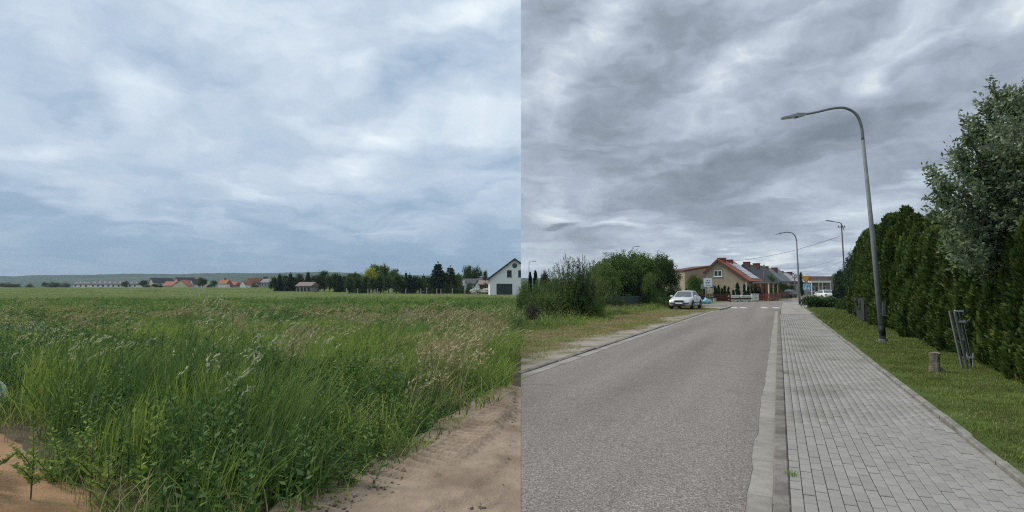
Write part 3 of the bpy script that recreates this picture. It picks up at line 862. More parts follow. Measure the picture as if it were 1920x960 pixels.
def proto_thuja(seed, n, leaf, rad=.16, plumes=70, taper=1.45):
    """dense column built of upright plumes with flat sprays"""
    rng = np.random.default_rng(seed)
    C, D, L_ = [], [], []
    per = n // plumes
    def prof(z): return rad * (np.clip(1 - z, 0, 1) ** (.55 * taper)) * (.80 + .20 * np.clip(z / .15, 0, 1))
    for p in range(plumes):
        a = rng.uniform(0, 2 * math.pi); z0 = rng.uniform(0, .86) ** 1.05
        ln = rng.uniform(.10, .20)
        R = float(prof(z0 + ln * .35)) * rng.uniform(.80, 1.06)
        u = rng.uniform(0, 1, per)
        w = .030 * np.sin(np.clip(u, .05, 1) * math.pi * .92) + .006
        ang = rng.uniform(0, 2 * math.pi, per)
        o = np.array([math.cos(a), math.sin(a), 0])
        rr = R * (1 - .35 * u ** 2)
        c = o * rr[:, None] + np.stack([np.cos(ang) * w, np.sin(ang) * w, z0 + ln * u], -1)
        C.append(c)
        D.append(o * .45 + np.stack([np.cos(ang) * .5, np.sin(ang) * .5, np.full(per, .95)], -1) + rng.normal(size=(per, 3)) * .3)
    C = np.concatenate(C); D = np.concatenate(D); C[:, 2] = np.clip(C[:, 2], .005, 1.05)
    V, Fc = kites(C, D, leaf * rng.uniform(.6, 1.4, len(C)), leaf * .5 * rng.uniform(.6, 1.3, len(C)), rng, .1)
    # leafy inside, so that no daylight shows through the column
    m_ = max(300, n // 14)
    z = rng.uniform(0, .95, m_); a = rng.uniform(0, 6.283, m_); r = prof(z) * rng.uniform(.35, .78, m_)
    C2 = np.stack([np.cos(a) * r, np.sin(a) * r, z], -1)
    V2, F2 = kites(C2, np.stack([np.cos(a) * .2, np.sin(a) * .2, np.ones(m_)], -1) + rng.normal(size=(m_, 3)) * .2, .10, .07, rng)
    return ([(V, Fc, 0), (V2, F2, 0)], trunk_mb(.9, .013, []))

def proto_shrub(seed, n, leaf, shoots=60, spread=.45, wl=.35, bend=.25, low=.0):
    """upright shoots fanning out of the ground, leaves all along them"""
    rng = np.random.default_rng(seed)
    per = n // shoots
    C, D = [], []
    mb = MB()
    for s in range(shoots):
        a = rng.uniform(0, 6.283); rr = rng.uniform(0, 1) ** .6
        h = (1 - .55 * rr ** 2) * rng.uniform(.70, 1.0)
        base = np.array([math.cos(a) * rr * spread * .5, math.sin(a) * rr * spread * .5, 0])
        tip = np.array([math.cos(a + rng.uniform(-.5, .5)) * rr * spread, math.sin(a + rng.uniform(-.5, .5)) * rr * spread, h])
        u = rng.uniform(low, 1, per) ** .75
        out = np.array([math.cos(a), math.sin(a), 0]) * bend * .3
        p = base + (tip - base) * u[:, None] + out * (u ** 3)[:, None] + rng.normal(size=(per, 3)) * .028 * (1.3 - u)[:, None]
        p[:, 2] = np.abs(p[:, 2] - bend * .12 * u ** 4)
        C.append(p); D.append(np.array([0, 0, .55]) + rng.normal(size=(per, 3)) * .7)
        if s % 3 == 0:
            mb.tube([base, base + (tip - base) * .5, tip], [.010, .007, .003], 4)
    C = np.concatenate(C); D = np.concatenate(D)
    V, Fc = kites(C, D, leaf * rng.uniform(.6, 1.4, len(C)), leaf * wl * rng.uniform(.7, 1.3, len(C)), rng)
    return ([(V, Fc, 0)], mb)

def proto_bush(seed, n, leaf, spread=.6, wl=.6):
    """dense mound of leaves reaching the ground"""
    rng = np.random.default_rng(seed)
    cl = 90
    d = sph(rng, cl); d[:, 2] = np.abs(d[:, 2])
    cc = d * np.array([spread, spread, .92]) * rng.uniform(.62, 1.0, (cl, 1))
    cc[:, 2] = np.abs(cc[:, 2]) * (.85 + .3 * rng.random(cl))
    k = rng.integers(0, cl, n)
    pos = cc[k] + rng.normal(size=(n, 3)) * .065
    pos[:, 2] = np.abs(pos[:, 2])
    V, Fc = kites(pos, sph(rng, n) + unit(pos) * .6, leaf * rng.uniform(.6, 1.4, n), leaf * wl, rng)
    m_ = n // 5
    p2 = sph(rng, m_) * np.array([spread, spread, .8]) * rng.uniform(.2, .72, (m_, 1)); p2[:, 2] = np.abs(p2[:, 2])
    V2, F2 = kites(p2, sph(rng, m_), leaf * 1.8, leaf * 1.3, rng)
    mb = MB()
    for i in range(5):
        a = i * 1.26
        mb.tube([(0, 0, -.02), (math.cos(a) * .15 * spread, math.sin(a) * .15 * spread, .4), (math.cos(a) * .5 * spread, math.sin(a) * .5 * spread, .75)], [.02, .013, .006], 5)
    return ([(V, Fc, 0), (V2, F2, 0)], mb)

ORD = ['first', 'second', 'third', 'fourth', 'fifth', 'sixth', 'seventh', 'eighth', 'ninth', 'tenth', 'eleventh', 'twelfth', 'thirteenth', 'fourteenth', 'fifteenth', 'sixteenth',
       'seventeenth', 'eighteenth', 'nineteenth', 'twentieth']
for _t in ('twenty', 'thirty', 'forty', 'fifty', 'sixty'):
    ORD += ([] if _t == 'twenty' else [_t[:-1] + 'ieth']) + [_t + '-' + o for o in ORD[:9]]
KIT = {}
def kit(key, proto, leafmat):
    parts, tb = proto
    me = mesh_data(key + '_crown', parts, [leafmat]); add_rnd(me, 1, len(KIT))
    KIT[key] = (me, tb.data(key + '_trunk', M['bark'], True))
def plant(name, label, cat, key, loc, h, r=None, leafmat=None, group=None, rot=None, names=('crown', 'trunk'), tilt=0.0):
    """a copy of a kit plant scaled to height h and width factor r"""
    e = thing(name, label, cat, loc, RNG.uniform(0, 6.28) if rot is None else rot, group)
    e.scale = (h * (r or 1), h * (r or 1), h)
    if tilt: e.rotation_euler[0] = tilt
    c = link(names[0], KIT[key][0], e)
    if leafmat is not None:
        c.material_slots[0].link = 'OBJECT'; c.material_slots[0].material = leafmat
    link(names[1], KIT[key][1], e)
    return e
def at_px(px, Y, z=None):
    p = P(px, HZ, Y); p.z = float(terrain(p.x, p.y)) if z is None else z
    return p
def top_h(py, Y, base=0.0): return CH + (HZ - py) / F * Y - base

kit('roundA', proto_round(1, 2600, .050), M['leafmid'])
kit('roundB', proto_round(2, 3200, .050, low=.06, spread=.42, lobes=11), M['leafdark'])
kit('roundC', proto_round(3, 3000, .045, low=.08, spread=.6, lobes=12), M['leafmid'])
kit('conA', proto_conifer(4, 6500, .062, rad=.24, tiers=19), M['conifer'])
kit('conB', proto_conifer(5, 5600, .065, rad=.21, tiers=15), M['conifer'])
kit('tallA', proto_round(6, 3800, .045, low=.02, spread=.30, lobes=12, cl=130), M['leafdark'])
kit('bushA', proto_bush(7, 2200, .07), M['leafdark'])
# near ones, finer leaves
kit('thuA', proto_thuja(10, 15000, .036), M['thuja'])
kit('thuB', proto_thuja(11, 15000, .036, plumes=80, rad=.17), M['thuja'])
kit('thuC', proto_thuja(12, 15000, .034, plumes=64, rad=.15), M['thuja'])
kit('thuS', proto_thuja(13, 1500, .075, plumes=40, rad=.20), M['thuja'])
kit('treeN1', proto_round(20, 14000, .026, low=.12, spread=.58, lobes=14, cl=320, sig=.035, wl=.5), M['leafmid'])
kit('treeN2', proto_round(21, 14000, .026, low=.15, spread=.5, lobes=12, cl=300, sig=.035, wl=.5), M['leafdark'])
kit('shrubN1', proto_shrub(22, 9000, .034, shoots=95, spread=.36, bend=.2), M['leafdark'])
kit('shrubN2', proto_shrub(23, 9000, .036, shoots=80, spread=.5, bend=.6), M['leafmid'])
kit('bushN', proto_bush(24, 8000, .036, spread=.62), M['leafmid'])
kit('bushW', proto_bush(25, 6000, .05, spread=.9, wl=.22), M['leaflight'])

# ------------------------------------------------------------------ grass and weeds (nobody could count them)
def scatter(name, label, cat, protos, pts, rotz, tilt, scl, idx):
    """one object: kit clumps instanced on points by geometry nodes"""
    col = bpy.data.collections.new(name + '_clumps')
    for k, me in enumerate(protos):
        col.objects.link(bpy.data.objects.new('%s_clump_%02d' % (name, k), me))
    n = len(pts)
    me = bpy.data.meshes.new(name)
    me.vertices.add(n); me.vertices.foreach_set('co', np.asarray(pts, dtype=np.float32).ravel())
    def attr(nm, typ, arr):
        a = me.attributes.new(nm, typ, 'POINT')
        a.data.foreach_set('vector' if typ == 'FLOAT_VECTOR' else 'value', np.ascontiguousarray(arr).ravel())
    rot = np.zeros((n, 3), np.float32); rot[:, 0] = tilt[:, 0]; rot[:, 1] = tilt[:, 1]; rot[:, 2] = rotz
    attr('rot', 'FLOAT_VECTOR', rot); attr('scl', 'FLOAT_VECTOR', np.asarray(scl, np.float32)); attr('idx', 'INT', np.asarray(idx, np.int32))
    ng = bpy.data.node_groups.new(name + '_nodes', 'GeometryNodeTree')
    ng.interface.new_socket('Geometry', in_out='INPUT', socket_type='NodeSocketGeometry')
    ng.interface.new_socket('Geometry', in_out='OUTPUT', socket_type='NodeSocketGeometry')
    N, L = ng.nodes.new, ng.links.new
    gi, go = N('NodeGroupInput'), N('NodeGroupOutput')
    ci = N('GeometryNodeCollectionInfo'); ci.inputs['Collection'].default_value = col
    ci.inputs['Separate Children'].default_value = True; ci.inputs['Reset Children'].default_value = True
    ip = N('GeometryNodeInstanceOnPoints'); ip.inputs['Pick Instance'].default_value = True
    def na(nm, typ):
        a = N('GeometryNodeInputNamedAttribute'); a.data_type = typ; a.inputs['Name'].default_value = nm
        return next(s for s in a.outputs if s.enabled and s.name == 'Attribute')
    L(gi.outputs[0], ip.inputs['Points']); L(ci.outputs[0], ip.inputs['Instance'])
    L(na('idx', 'INT'), ip.inputs['Instance Index'])
    e2r = N('FunctionNodeEulerToRotation'); L(na('rot', 'FLOAT_VECTOR'), e2r.inputs[0]); L(e2r.outputs[0], ip.inputs['Rotation'])
    L(na('scl', 'FLOAT_VECTOR'), ip.inputs['Scale'])
    L(ip.outputs[0], go.inputs[0])
    o = link(name, me)
    md = o.modifiers.new('scatter', 'NODES'); md.node_group = ng
    return tag(o, label, cat, kind='stuff')

def blades(rng, n, rad, h0, h1, w, lean, segs=4, common=None, wob=.5):
    a = rng.uniform(0, 6.283, n); r = rad * np.sqrt(rng.random(n))
    base = np.stack([np.cos(a) * r, np.sin(a) * r, np.zeros(n)], -1)
    da = rng.uniform(0, 6.283, n) if common is None else common + rng.normal(size=n) * wob
    d = np.stack([np.cos(da), np.sin(da), np.zeros(n)], -1)
    sa = da + 1.571 + rng.normal(size=n) * .7
    sd = np.stack([np.cos(sa), np.sin(sa), np.zeros(n)], -1)
    h = rng.uniform(h0, h1, n); le = lean * rng.uniform(.15, 1.3, n)
    ww = w * rng.uniform(.7, 1.3, n)
    rows = []
    for k in range(segs + 1):
        s = k / segs
        c = base + d * (le * h * s ** 1.9)[:, None]
        c[:, 2] = h * s * (1 - .35 * np.clip(le, 0, 1.2) * s * s)
        wd = ww * (1 - s ** 1.8 * .94) * (.75 + .25 * min(1, s * 4))
        rows += [c - sd * wd[:, None] / 2, c + sd * wd[:, None] / 2]
    V = np.stack(rows, 1)                                   # n, 2(segs+1), 3
    tip = np.stack([V[:, -2], V[:, -1]], 1).mean(1)
    k = 2 * (segs + 1)
    f = np.array([[2 * i, 2 * i + 1, 2 * i + 3, 2 * i + 2] for i in range(segs)])
    Fc = (f[None] + (np.arange(n) * k)[:, None, None]).reshape(-1, 4)
    return V.reshape(-1, 3), Fc, tip, d, h
def heads(rng, tip, d, L, w, n=7, nod=.5):
    """seed spikes made of small scales that nod over the stalk's end"""
    m_ = len(tip)
    C, D, Ls = [], [], []
    for k in range(n):
        s = k / n
        c = tip + d * (L * s * nod) + np.array([0, 0, 1.]) * L * s * (1 - nod * s) - np.array([0, 0, L * .3])
        C.append(c + rng.normal(size=(m_, 3)) * w * .35); D.append(d * nod + np.array([0, 0, .8]) + rng.normal(size=(m_, 3)) * .35)
    C = np.concatenate(C); D = np.concatenate(D)
    V, Fc = kites(C, D, L / n * 2.0 * rng.uniform(.7, 1.3, len(C)), w, rng)
    return V, Fc
def proto(key, parts, mats, seed):
    me = mesh_data(key, parts, mats); add_rnd(me, 1, seed); return me

def lush(seed, mat_, n=60, h=(.55, 1.0), w=.011, rad=.26, lean=.5, com=None):
    r = np.random.default_rng(seed)
    V, Fc, *_ = blades(r, n, rad, h[0], h[1], w, lean, common=com)
    V2, F2, *_ = blades(r, n // 2, rad, h[0] * .4, h[1] * .6, w * 1.1, lean * 1.3)
    return proto('lush', [(V, Fc, 0), (V2, F2, 0)], [mat_], seed)
def seeded(seed, n=10, h=(.85, 1.15), w=.006, rad=.25, mats=('grass', 'seed'), L=.14, hw=.012, lean=.35, com=None, blade=26):
    r = np.random.default_rng(seed)
    V, Fc, tip, d, hh = blades(r, n, rad, h[0], h[1], w, lean, common=com)
    Vh, Fh = heads(r, tip, d, L, hw)
    V3, F3, *_ = blades(r, blade, rad, .35, .8, .011, .6, common=com)
    return proto('seeded', [(V, Fc, 0), (Vh, Fh, 1), (V3, F3, 0)], [M[mats[0]], M[mats[1]]], seed)
def weedy(seed, stems=7, h=(.55, .95), leaf=.085, rad=.22, m='weed', wl=.4, flower=False):
    r = np.random.default_rng(seed)
    C, D, Ls, T = [], [], [], []
    mb = MB()
    for s in range(stems):
        a = r.uniform(0, 6.28); b = np.array([math.cos(a), math.sin(a), 0]) * rad * r.random() ** .5
        hh = r.uniform(*h); tip = b + np.array([r.normal() * .08, r.normal() * .08, hh])
        k = 26
        u = np.linspace(.12, 1, k)
        C.append(b + (tip - b) * u[:, None]); aa = np.arange(k) * 2.4 + r.uniform(0, 6)
        D.append(np.stack([np.cos(aa), np.sin(aa), .35 + .5 * u], -1)); Ls.append(leaf * (1.15 - .65 * u) * r.uniform(.7, 1.3, k))
        mb.tube([b, tip], [.004, .0015], 3, False); T.append(tip)
    C = np.concatenate(C); D = np.concatenate(D); Ls = np.concatenate(Ls)
    V, Fc = kites(C, D, Ls, Ls * wl, r)
    parts = [(V, Fc, 0), (np.array(mb.v), np.array(mb.f), 0)]
    mats = [M[m]]
    if flower:
        T = np.array(T)
        k = 7
        c = np.repeat(T, k, 0) + r.normal(size=(len(T) * k, 3)) * .022
        Vp, Fp = kites(c, sph(r, len(c)), .022, .016, r)
        parts.append((Vp, Fp, 1)); mats.append(M['petal'])
    return proto('weedy', parts, mats, seed)

def left_ok(x, y, m=.12): return x < SEAM * y - m
def pts_view(n, y0, y1, rng, pad=1.08, power=1.0):
    """random points of the meadow between two depths, left of the seam"""
    y = np.sqrt(rng.uniform(y0 ** 2, y1 ** 2, n))
    xl = (0 - CX) / F * y * pad - .5
    x = xl + (SEAM * y - xl) * rng.random(n)
    return x, y
def meadow_ok(x, y, m=.0):
    h, d = heap_h(x, y)
    free = (d < -.12 - m)
    rim = np.where(y < RIM_END + .05, x < rim_x(y) - .02 - m, True)
    return free & rim & left_ok(x, y, .36)

def build_meadow():
    rng = np.random.default_rng(3)
    wind = .25
    G_ = [lush(100 + i, M['grass' if i < 3 else 'grassdark'], lean=.38, com=wind if i % 2 else None) for i in range(5)]
    S_ = [seeded(110 + i, 9, hw=.015, L=.16, com=wind) for i in range(3)]
    W_ = [weedy(120 + i) for i in range(4)]
    WL = [weedy(126, 5, (.4, .7), .075, m='weedlight'), weedy(127, 6, (.5, .85), .06, m='weedlight', wl=.3)]
    D_ = [seeded(130 + i, 14, (.8, 1.15), .005, .22, ('straw', 'straw'), .20, .018, .25, com=wind, blade=6) for i in range(3)]
    YL = [lush(145 + i, M['weedlight'], 60, (.4, .85), .010, .24, .6, com=wind if i else None) for i in range(2)]
    LOW = [lush(140, M['grass'], 46, (.18, .42), .010, .22, .9), lush(141, M['grassdark'], 46, (.2, .5), .010, .22, .8)]
    FL = [weedy(150, 6, (.75, 1.0), .06, flower=True)]
    DL = [lush(160, M['straw'], 30, (.15, .45), .007, .2, .8)]
    protos = G_ + S_ + W_ + WL + D_ + LOW + FL + YL + DL
    iG, iS, iW, iL, iD, iLow, iF, iY, iDL = 0, 5, 8, 12, 14, 17, 19, 20, 22
    # near field, 2.6 m to 26 m
    X, Y, I, SX, SZ = [], [], [], [], []
    def put(x, y, idx, sxy, sz):
        X.append(x); Y.append(y); I.append(idx); SX.append(sxy); SZ.append(sz)
    for y0, y1, dens, wx in ((2.2, 7, 18, 1.05), (7, 13, 11, 1.3), (13, 27, 7.5, 1.75)):
        area = .9 * (y1 ** 2 - y0 ** 2) / 2
        x, y = pts_view(int(area * dens), y0, y1, rng)
        k = meadow_ok(x, y); x, y = x[k], y[k]
        n = len(x)
        px = CX + F * x / y
        n1, n2, n3 = fbm(x * .35, y * .35, 50), fbm(x * .5, y * .5, 60), fbm(x * .22, y * .22, 70)
        idx = np.where(fbm(x * .45, y * .45, 33) + rng.normal(size=n) * .05 > .53, iG + 3 + rng.integers(0, 2, n), iG + rng.integers(0, 3, n))
        r = rng.random(n)
        weed = r < np.clip((n2 - .47) * 3.0, .05, .55)
        idx = np.where(weed, iW + rng.integers(0, 4, n), idx)
        seed = (~weed) & (rng.random(n) < np.clip((n1 - .42) * 1.6, .04, .34) * np.where(y > 9, .25, 1))
        idx = np.where(seed, iS + rng.integers(0, 3, n), idx)
        wz = (px < 240) & (y > 8) & (y < 20) & (rng.random(n) < .5) | (px > 570) & (px < 820) & (y < 9) & (rng.random(n) < .35)
        idx = np.where(wz, iW + rng.integers(0, 4, n), idx); weed = weed | wz
        yl = (~weed) & (rng.random(n) < np.clip((fbm(x * .6, y * .6, 44) - .45) * 3, .06, .6))
        idx = np.where(yl, iY + rng.integers(0, 2, n), idx)
        light = rng.random(n) < np.clip((n3 - .5) * .9, .03, .2)
        idx = np.where(light, iL + rng.integers(0, 2, n), idx)
        px = CX + F * x / y
        dry = rng.random(n) < np.where(y > 11, .02 + .20 * sstep(16, 25, y) * (n3 > .42), .004) + np.where((px > 560) & (px < 920) & (y > 6.5) & (y < 14), .06, 0) * (n1 > .5)
        idx = np.where(dry, iD + rng.integers(0, 3, n), idx)
        # low growth along the rims of the sand
        hd, d = heap_h(x, y)
        edge = np.minimum(-d - .12, np.where(y < RIM_END + .3, rim_x(y) - x, 9))
        low = edge < rng.uniform(.05, .45, n)
        idx = np.where(low, np.where(rng.random(n) < .3, iDL, iLow + rng.integers(0, 2, n)), idx)
        brown = (px > 700) & (edge < 1.1) & (rng.random(n) < .35)
        idx = np.where(brown & ~low, np.where(rng.random(n) < .5, iDL, iD + rng.integers(0, 3, n)), idx)
        sz = (.72 + .42 * n1) * rng.uniform(.82, 1.12, n) * np.where(low, .9, np.clip(.62 + edge * .5, .62, 1.0))
        sz = sz * np.where(y > 9, .86 - .12 * sstep(10, 24, y), .96)
        sz = np.where((px > 560) & (y < 12), sz * .92, sz)
        sz = np.where(SEAM * y - x < .9, sz * .8, sz)
        sz = np.where((px < 560) & (y < 9), sz * 1.18, sz)
        sz = sz * np.where(rng.random(n) < .07, rng.uniform(1.15, 1.45, n), 1) * np.where(y > 9, 1.05, 1)
        put(x, y, idx, np.full(n, wx) * rng.uniform(.85, 1.2, n), sz)
    # tall dry stalks standing out of the green
    for px, py, Yd, c in ((432, 590, 14, 3), (452, 596, 13, 3), (545, 618, 9.5, 3), (556, 610, 9.8, 2), (528, 640, 8.5, 2), (700, 668, 9, 3), (722, 640, 10, 2), (786, 632, 9.2, 3), (800, 645, 9, 4), (808, 640, 9.4, 3),
                          (840, 660, 9.2, 3), (866, 640, 10.5, 3), (905, 600, 14, 4), (930, 590, 15, 4), (955, 592, 14, 4), (880, 588, 15, 4), (820, 580, 16, 4), (760, 582, 16, 3), (680, 585, 15, 3), (640, 580, 17, 3)):
        for _ in range(c):
            y_ = Yd + rng.uniform(-.4, .4); x_ = P(px + rng.uniform(-10, 10), HZ, y_).x
            put(np.array([x_]), np.array([y_]), np.array([iD + rng.integers(0, 3)]), np.array([rng.uniform(.7, 1.1)]), np.array([(CH + (HZ - py) / F * Yd) * rng.uniform(.85, 1.05)]))
    # clump of white flowers on the left
    for px, py in ((46, 606), (64, 602), (74, 613), (96, 610)):
        Yd = 12.0 + rng.uniform(-.6, .6); p = P(px, HZ, Yd)
        put(np.array([p.x]), np.array([Yd]), np.array([iF]), np.array([1.0]), np.array([CH + (HZ - py) / F * Yd]))
    x, y, idx, sx, sz = map(np.concatenate, (X, Y, I, SX, SZ))
    n = len(x)
    rot = np.where((idx < 8) | ((idx >= 14) & (idx < 17)) | (idx == 21), rng.normal(size=n) * .5, rng.uniform(0, 6.283, n))
    rot = np.where(SEAM * y - x < .8, 3.0 + rng.normal(size=n) * .4, rot)
    pts = np.stack([x, y, terrain(x, y) - .01], -1)
    scatter('tall_grass', 'tall green meadow grass and weeds beside the sand track', 'grass', protos, pts, rot, rng.normal(size=(n, 2)) * .07, np.stack([sx, sx, sz], -1), idx)
    # middle and far field: wider clumps
    def far_clump(seed, m, n, rad, h, w, lean=.5, com=wind):
        r = np.random.default_rng(seed)
        V, Fc, *_ = blades(r, n, rad, h * .6, h, w, lean, 3, com, .8)
        return proto('far', [(V, Fc, 0)], [M[m]], seed)
    FP = [far_clump(200, 'grassfar', 90, .8, .85, .030), far_clump(201, 'grass', 90, .8, .85, .030), far_clump(202, 'straw', 50, .7, .95, .022), far_clump(203, 'grassdark', 90, .8, .8, .03), weedy(204, 26, (.5, .95), .16, .75, m='weed'), weedy(205, 22, (.6, 1.05), .14, .7, m='weedlight')]
    X, Y, I, S = [], [], [], []
    for y0, y1, dens, sc in ((22, 48, 3.4, 1.0), (48, 110, .9, 1.9), (110, 420, .09, 5.0)):
        area = .9 * (y1 ** 2 - y0 ** 2) / 2
        x, y = pts_view(int(area * dens), y0, y1, rng, 1.05)
        k = left_ok(x, y, .5 * sc); x, y = x[k], y[k]
        n = len(x)
        n1, n2 = fbm(x * .035, y * .13, 80), fbm(x * .02, y * .08, 90)
        r = rng.random(n)
        band = np.exp(-((y - 28) / 6) ** 2) * .30 + .10 * sstep(250, 300, y)
        idx = np.where(r < np.clip((n1 - .47) * 2.2, .02, .5) + band, 2, np.where(r < .65 + (n2 - .5), 0, np.where(rng.random(n) < .6, 1, 3)))
        wd = (y < 60) & (rng.random(n) < .14 + .3 * (fbm(x * .12, y * .12, 66) > .56))
        idx = np.where(wd, np.where(rng.random(n) < .7, 4, 5), idx)
        X.append(x); Y.append(y); I.append(idx); S.append(np.stack([np.full(n, sc), np.full(n, sc), np.where(y > 100, .55, .85 + .2 * (n1 - .5))], -1))
    x, y, idx, s = map(np.concatenate, (X, Y, I, S))
    n = len(x)
    scatter('field_grass', 'paler grass of the open field reaching out to the village', 'grass', FP, np.stack([x, y, terrain(x, y) - .02], -1), rng.normal(size=n) * .6, np.zeros((n, 2)), s, idx)

    # street side: mown lawn right of the pavement, rough verge left of the road
    def mown(seed, m, n=130, rad=.2, h=(.02, .065), w=.006, lean=.7):
        r = np.random.default_rng(seed)
        V, Fc, *_ = blades(r, n, rad, h[0], h[1], w, lean, 2)
        return proto('mown', [(V, Fc, 0)], [M[m]], seed)
    LP = [mown(300, 'turf'), mown(301, 'turf'), mown(302, 'grass', 70), mown(303, 'turfdry', 30), mown(304, 'turf', 60, .3, (.03, .1), .02)]
    t = rng.uniform(1.5, T_PAV + 3, 9000) ; s = S_E1 + .03 + rng.random(9000) * 6.5
    t = 1.5 + (T_PAV + 14) * rng.random(9000) ** 1.6
    x = RD.x * t + RN.x * s; y = RD.y * t + RN.y * s
    s = s + np.where(y > 14, .42, np.where(y > 8, .2, .09))
    x = RD.x * t + RN.x * s; y = RD.y * t + RN.y * s
    k = (y > 1.5) & (x < y * 1.02 + .5)
    t, s, x, y = t[k], s[k], x[k], y[k]; n = len(x)
    n1 = fbm(x * .8, y * .8, 95)
    idx = np.where(rng.random(n) < .30 * (n1 > .52), 3, np.where(rng.random(n) < np.clip(n1 - .2, 0, .5), 2, rng.integers(0, 2, n)))
    idx = np.where(y > 22, np.where(rng.random(n) < .22, 3, 4), idx)
    sc = np.where(y > 14, 1.7, 1.15)
    scatter('lawn_grass', 'short mown grass between pavement and thuja hedge', 'grass', LP, np.stack([x, y, np.full(n, KH - .025)], -1), rng.uniform(0, 6.28, n), np.zeros((n, 2)),
            np.stack([sc, sc, rng.uniform(.7, 1.25, n)], -1), idx)
    # rough verge
    VP = [mown(310, 'turfdry', 60, .3, (.06, .22), .010, .8), mown(311, 'turf', 70, .3, (.06, .2), .012, .8), mown(312, 'grass', 60, .3, (.1, .32), .012, .6),
          seeded(313, 8, (.35, .6), .006, .25, ('grass', 'straw'), .08, .012, .3, None, 14), weedy(314, 5, (.2, .45), .06, m='weed')]
    y = np.sqrt(rng.uniform(9.2 ** 2, 62 ** 2, 9000)); x = SEAM * y + .12 + rng.random(9000) * y * .40
    tt = x * RD.x + y * RD.y; ss = x * RN.x + y * RN.y
    lim = S_SH + .05 + 1.5 * (fbm(tt * .35, tt * 0, 17) - .5) + .7 * (fbm(tt * 1.9, tt * 0, 19) - .5) + .5 * (rng.random(len(tt)) ** 3)
    px = CX + F * x / y; py = HZ + F * CH / y
    road = ((py < 578.5) & (px > 1312)) | (py < 571.5) & (px > 1285)
    lane = (py < 582) & (py > 572) & (px > 1330)
    k = (ss < lim) & ~road & ~lane
    x, y, ss, lim = x[k], y[k], ss[k], lim[k]; n = len(x)
    n1 = fbm(x * .4, y * .4, 97); dd = lim - ss
    far = sstep(2.2, 4.2, dd)
    r = rng.random(n)
    idx = np.where(r < .66 * (1 - far) + .2 + (n1 - .5), 0, np.where(r < .8, 1, 2))
    idx = np.where((far > .6) & (rng.random(n) < .16), 3, idx)
    idx = np.where((far > .4) & (rng.random(n) < .10), 4, idx)
    sc = np.where(y > 25, 1.7, 1.15)
    hz = (.40 + .60 * far) * rng.uniform(.7, 1.25, n) * np.where(y > 34, .7, 1)
    scatter('verge_grass', 'rough dry and green grass of the verge left of the road', 'grass', VP, np.stack([x, y, np.full(n, .004)], -1), rng.uniform(0, 6.28, n), rng.normal(size=(n, 2)) * .05,
            np.stack([sc, sc, hz], -1), idx)
build_meadow()

# ------------------------------------------------------------------ left foreground things
def young_plant(label, loc, h, seed, leaf=.05, n=60, m='weedlight', spread=.35):
    r = np.random.default_rng(seed)
    e = thing('young_plant', label, 'plant', loc)
    mb = MB(); C, D, Ls = [], [], []
    for b in range(5):
        a = b * 2.3 + r.uniform(-.3, .3); z0 = h * (0 if b == 0 else r.uniform(.15, .6))
        tip = Vector((0, 0, h)) if b == 0 else Vector((math.cos(a) * h * spread, math.sin(a) * h * spread, z0 + h * .3))
        st = Vector((0, 0, z0))
        mb.tube([st, (st + tip) / 2 + Vector((.01, 0, .01)), tip], [.006 if b == 0 else .004, .004, .0015], 5)
        k = n if b == 0 else n // 2
        for i in range(k):
            u = .2 + .8 * i / k
            p = st.lerp(tip, u)
            aa = i * 2.4
            C.append(p); D.append((math.cos(aa), math.sin(aa), .55)); Ls.append(leaf * (1.1 - .5 * u) * r.uniform(.7, 1.3))
    V, Fc = kites(np.array(C), np.array(D), np.array(Ls), np.array(Ls) * .42, r)
    mb.build('stem', M['bark'], e)
    me = mesh_data('leaves', [(V, Fc, 0)], [M[m]]); add_rnd(me, 1, seed)
    link('foliage', me, e)
    return e
def heap_top(x, y): return float(heap_h(np.array(x), np.array(y))[0])
for k, (px, py, Y, lab, hh, m, lf) in enumerate([
        (75, 960, 4.35, 'young leafy sapling growing at the foot of the sand heap, leftmost full one', .52, 'weedlight', .055),
        (184, 955, 4.5, 'thin sapling between the sand heap and the tall grass', .60, 'weedlight', .055),
        (4, 960, 4.3, 'leafy weed cut by the left edge, before the sand heap', .38, 'weedlight', .05),
        (215, 965, 4.25, 'pale green weed at the right foot of the sand heap', .42, 'weedlight', .05),
        (400, 960, 4.25, 'pale green leafy weed standing before the tall grass', .62, 'weedlight', .045)]):
    p = P(px, 541, Y); z = heap_top(p.x, p.y) - .01
    young_plant(lab, (p.x, p.y, max(z, 0)), hh, 400 + k, lf, m=m)

def build_sack():
    p = P(-26, 541, 7.6)
    e = thing('sack', 'white woven sack with blue print at the left edge', 'sack', (p.x, p.y, 0))
    n = 22
    prof = [(.02, .0), (.24, .01), (.30, .10), (.31, .22), (.27, .34), (.19, .42), (.13, .46), (.15, .50), (.19, .56)]
    mb = MB().lathe(prof, seg=n)
    V = np.array(mb.v)
    w = 1 + .14 * (fbm(V[:, 0] * 7 + 3, V[:, 2] * 7 + V[:, 1] * 5, 2) - .5) * 2
    V[:, 0] *= w * .95; V[:, 1] *= w * .75; V[:, 2] += .03 * np.sin(np.arctan2(V[:, 1], V[:, 0]) * 5) * (V[:, 2] > .44)
    mb.v = [tuple(v) for v in V]
    mb.f = mb.f[:-1]
    mb.build('body', M['sack'], e, True)
    b = MB()
    for i in range(5):
        a0 = -.1 - i * .18; a1 = a0 - .18
        b.add([(.305 * math.cos(a0), .238 * math.sin(a0), .30), (.305 * math.cos(a1), .238 * math.sin(a1), .30), (.262 * math.cos(a1), .205 * math.sin(a1), .39), (.262 * math.cos(a0), .205 * math.sin(a0), .39)], [(0, 1, 2, 3)])
    b.build('print_band', M['sackblue'], e)
build_sack()

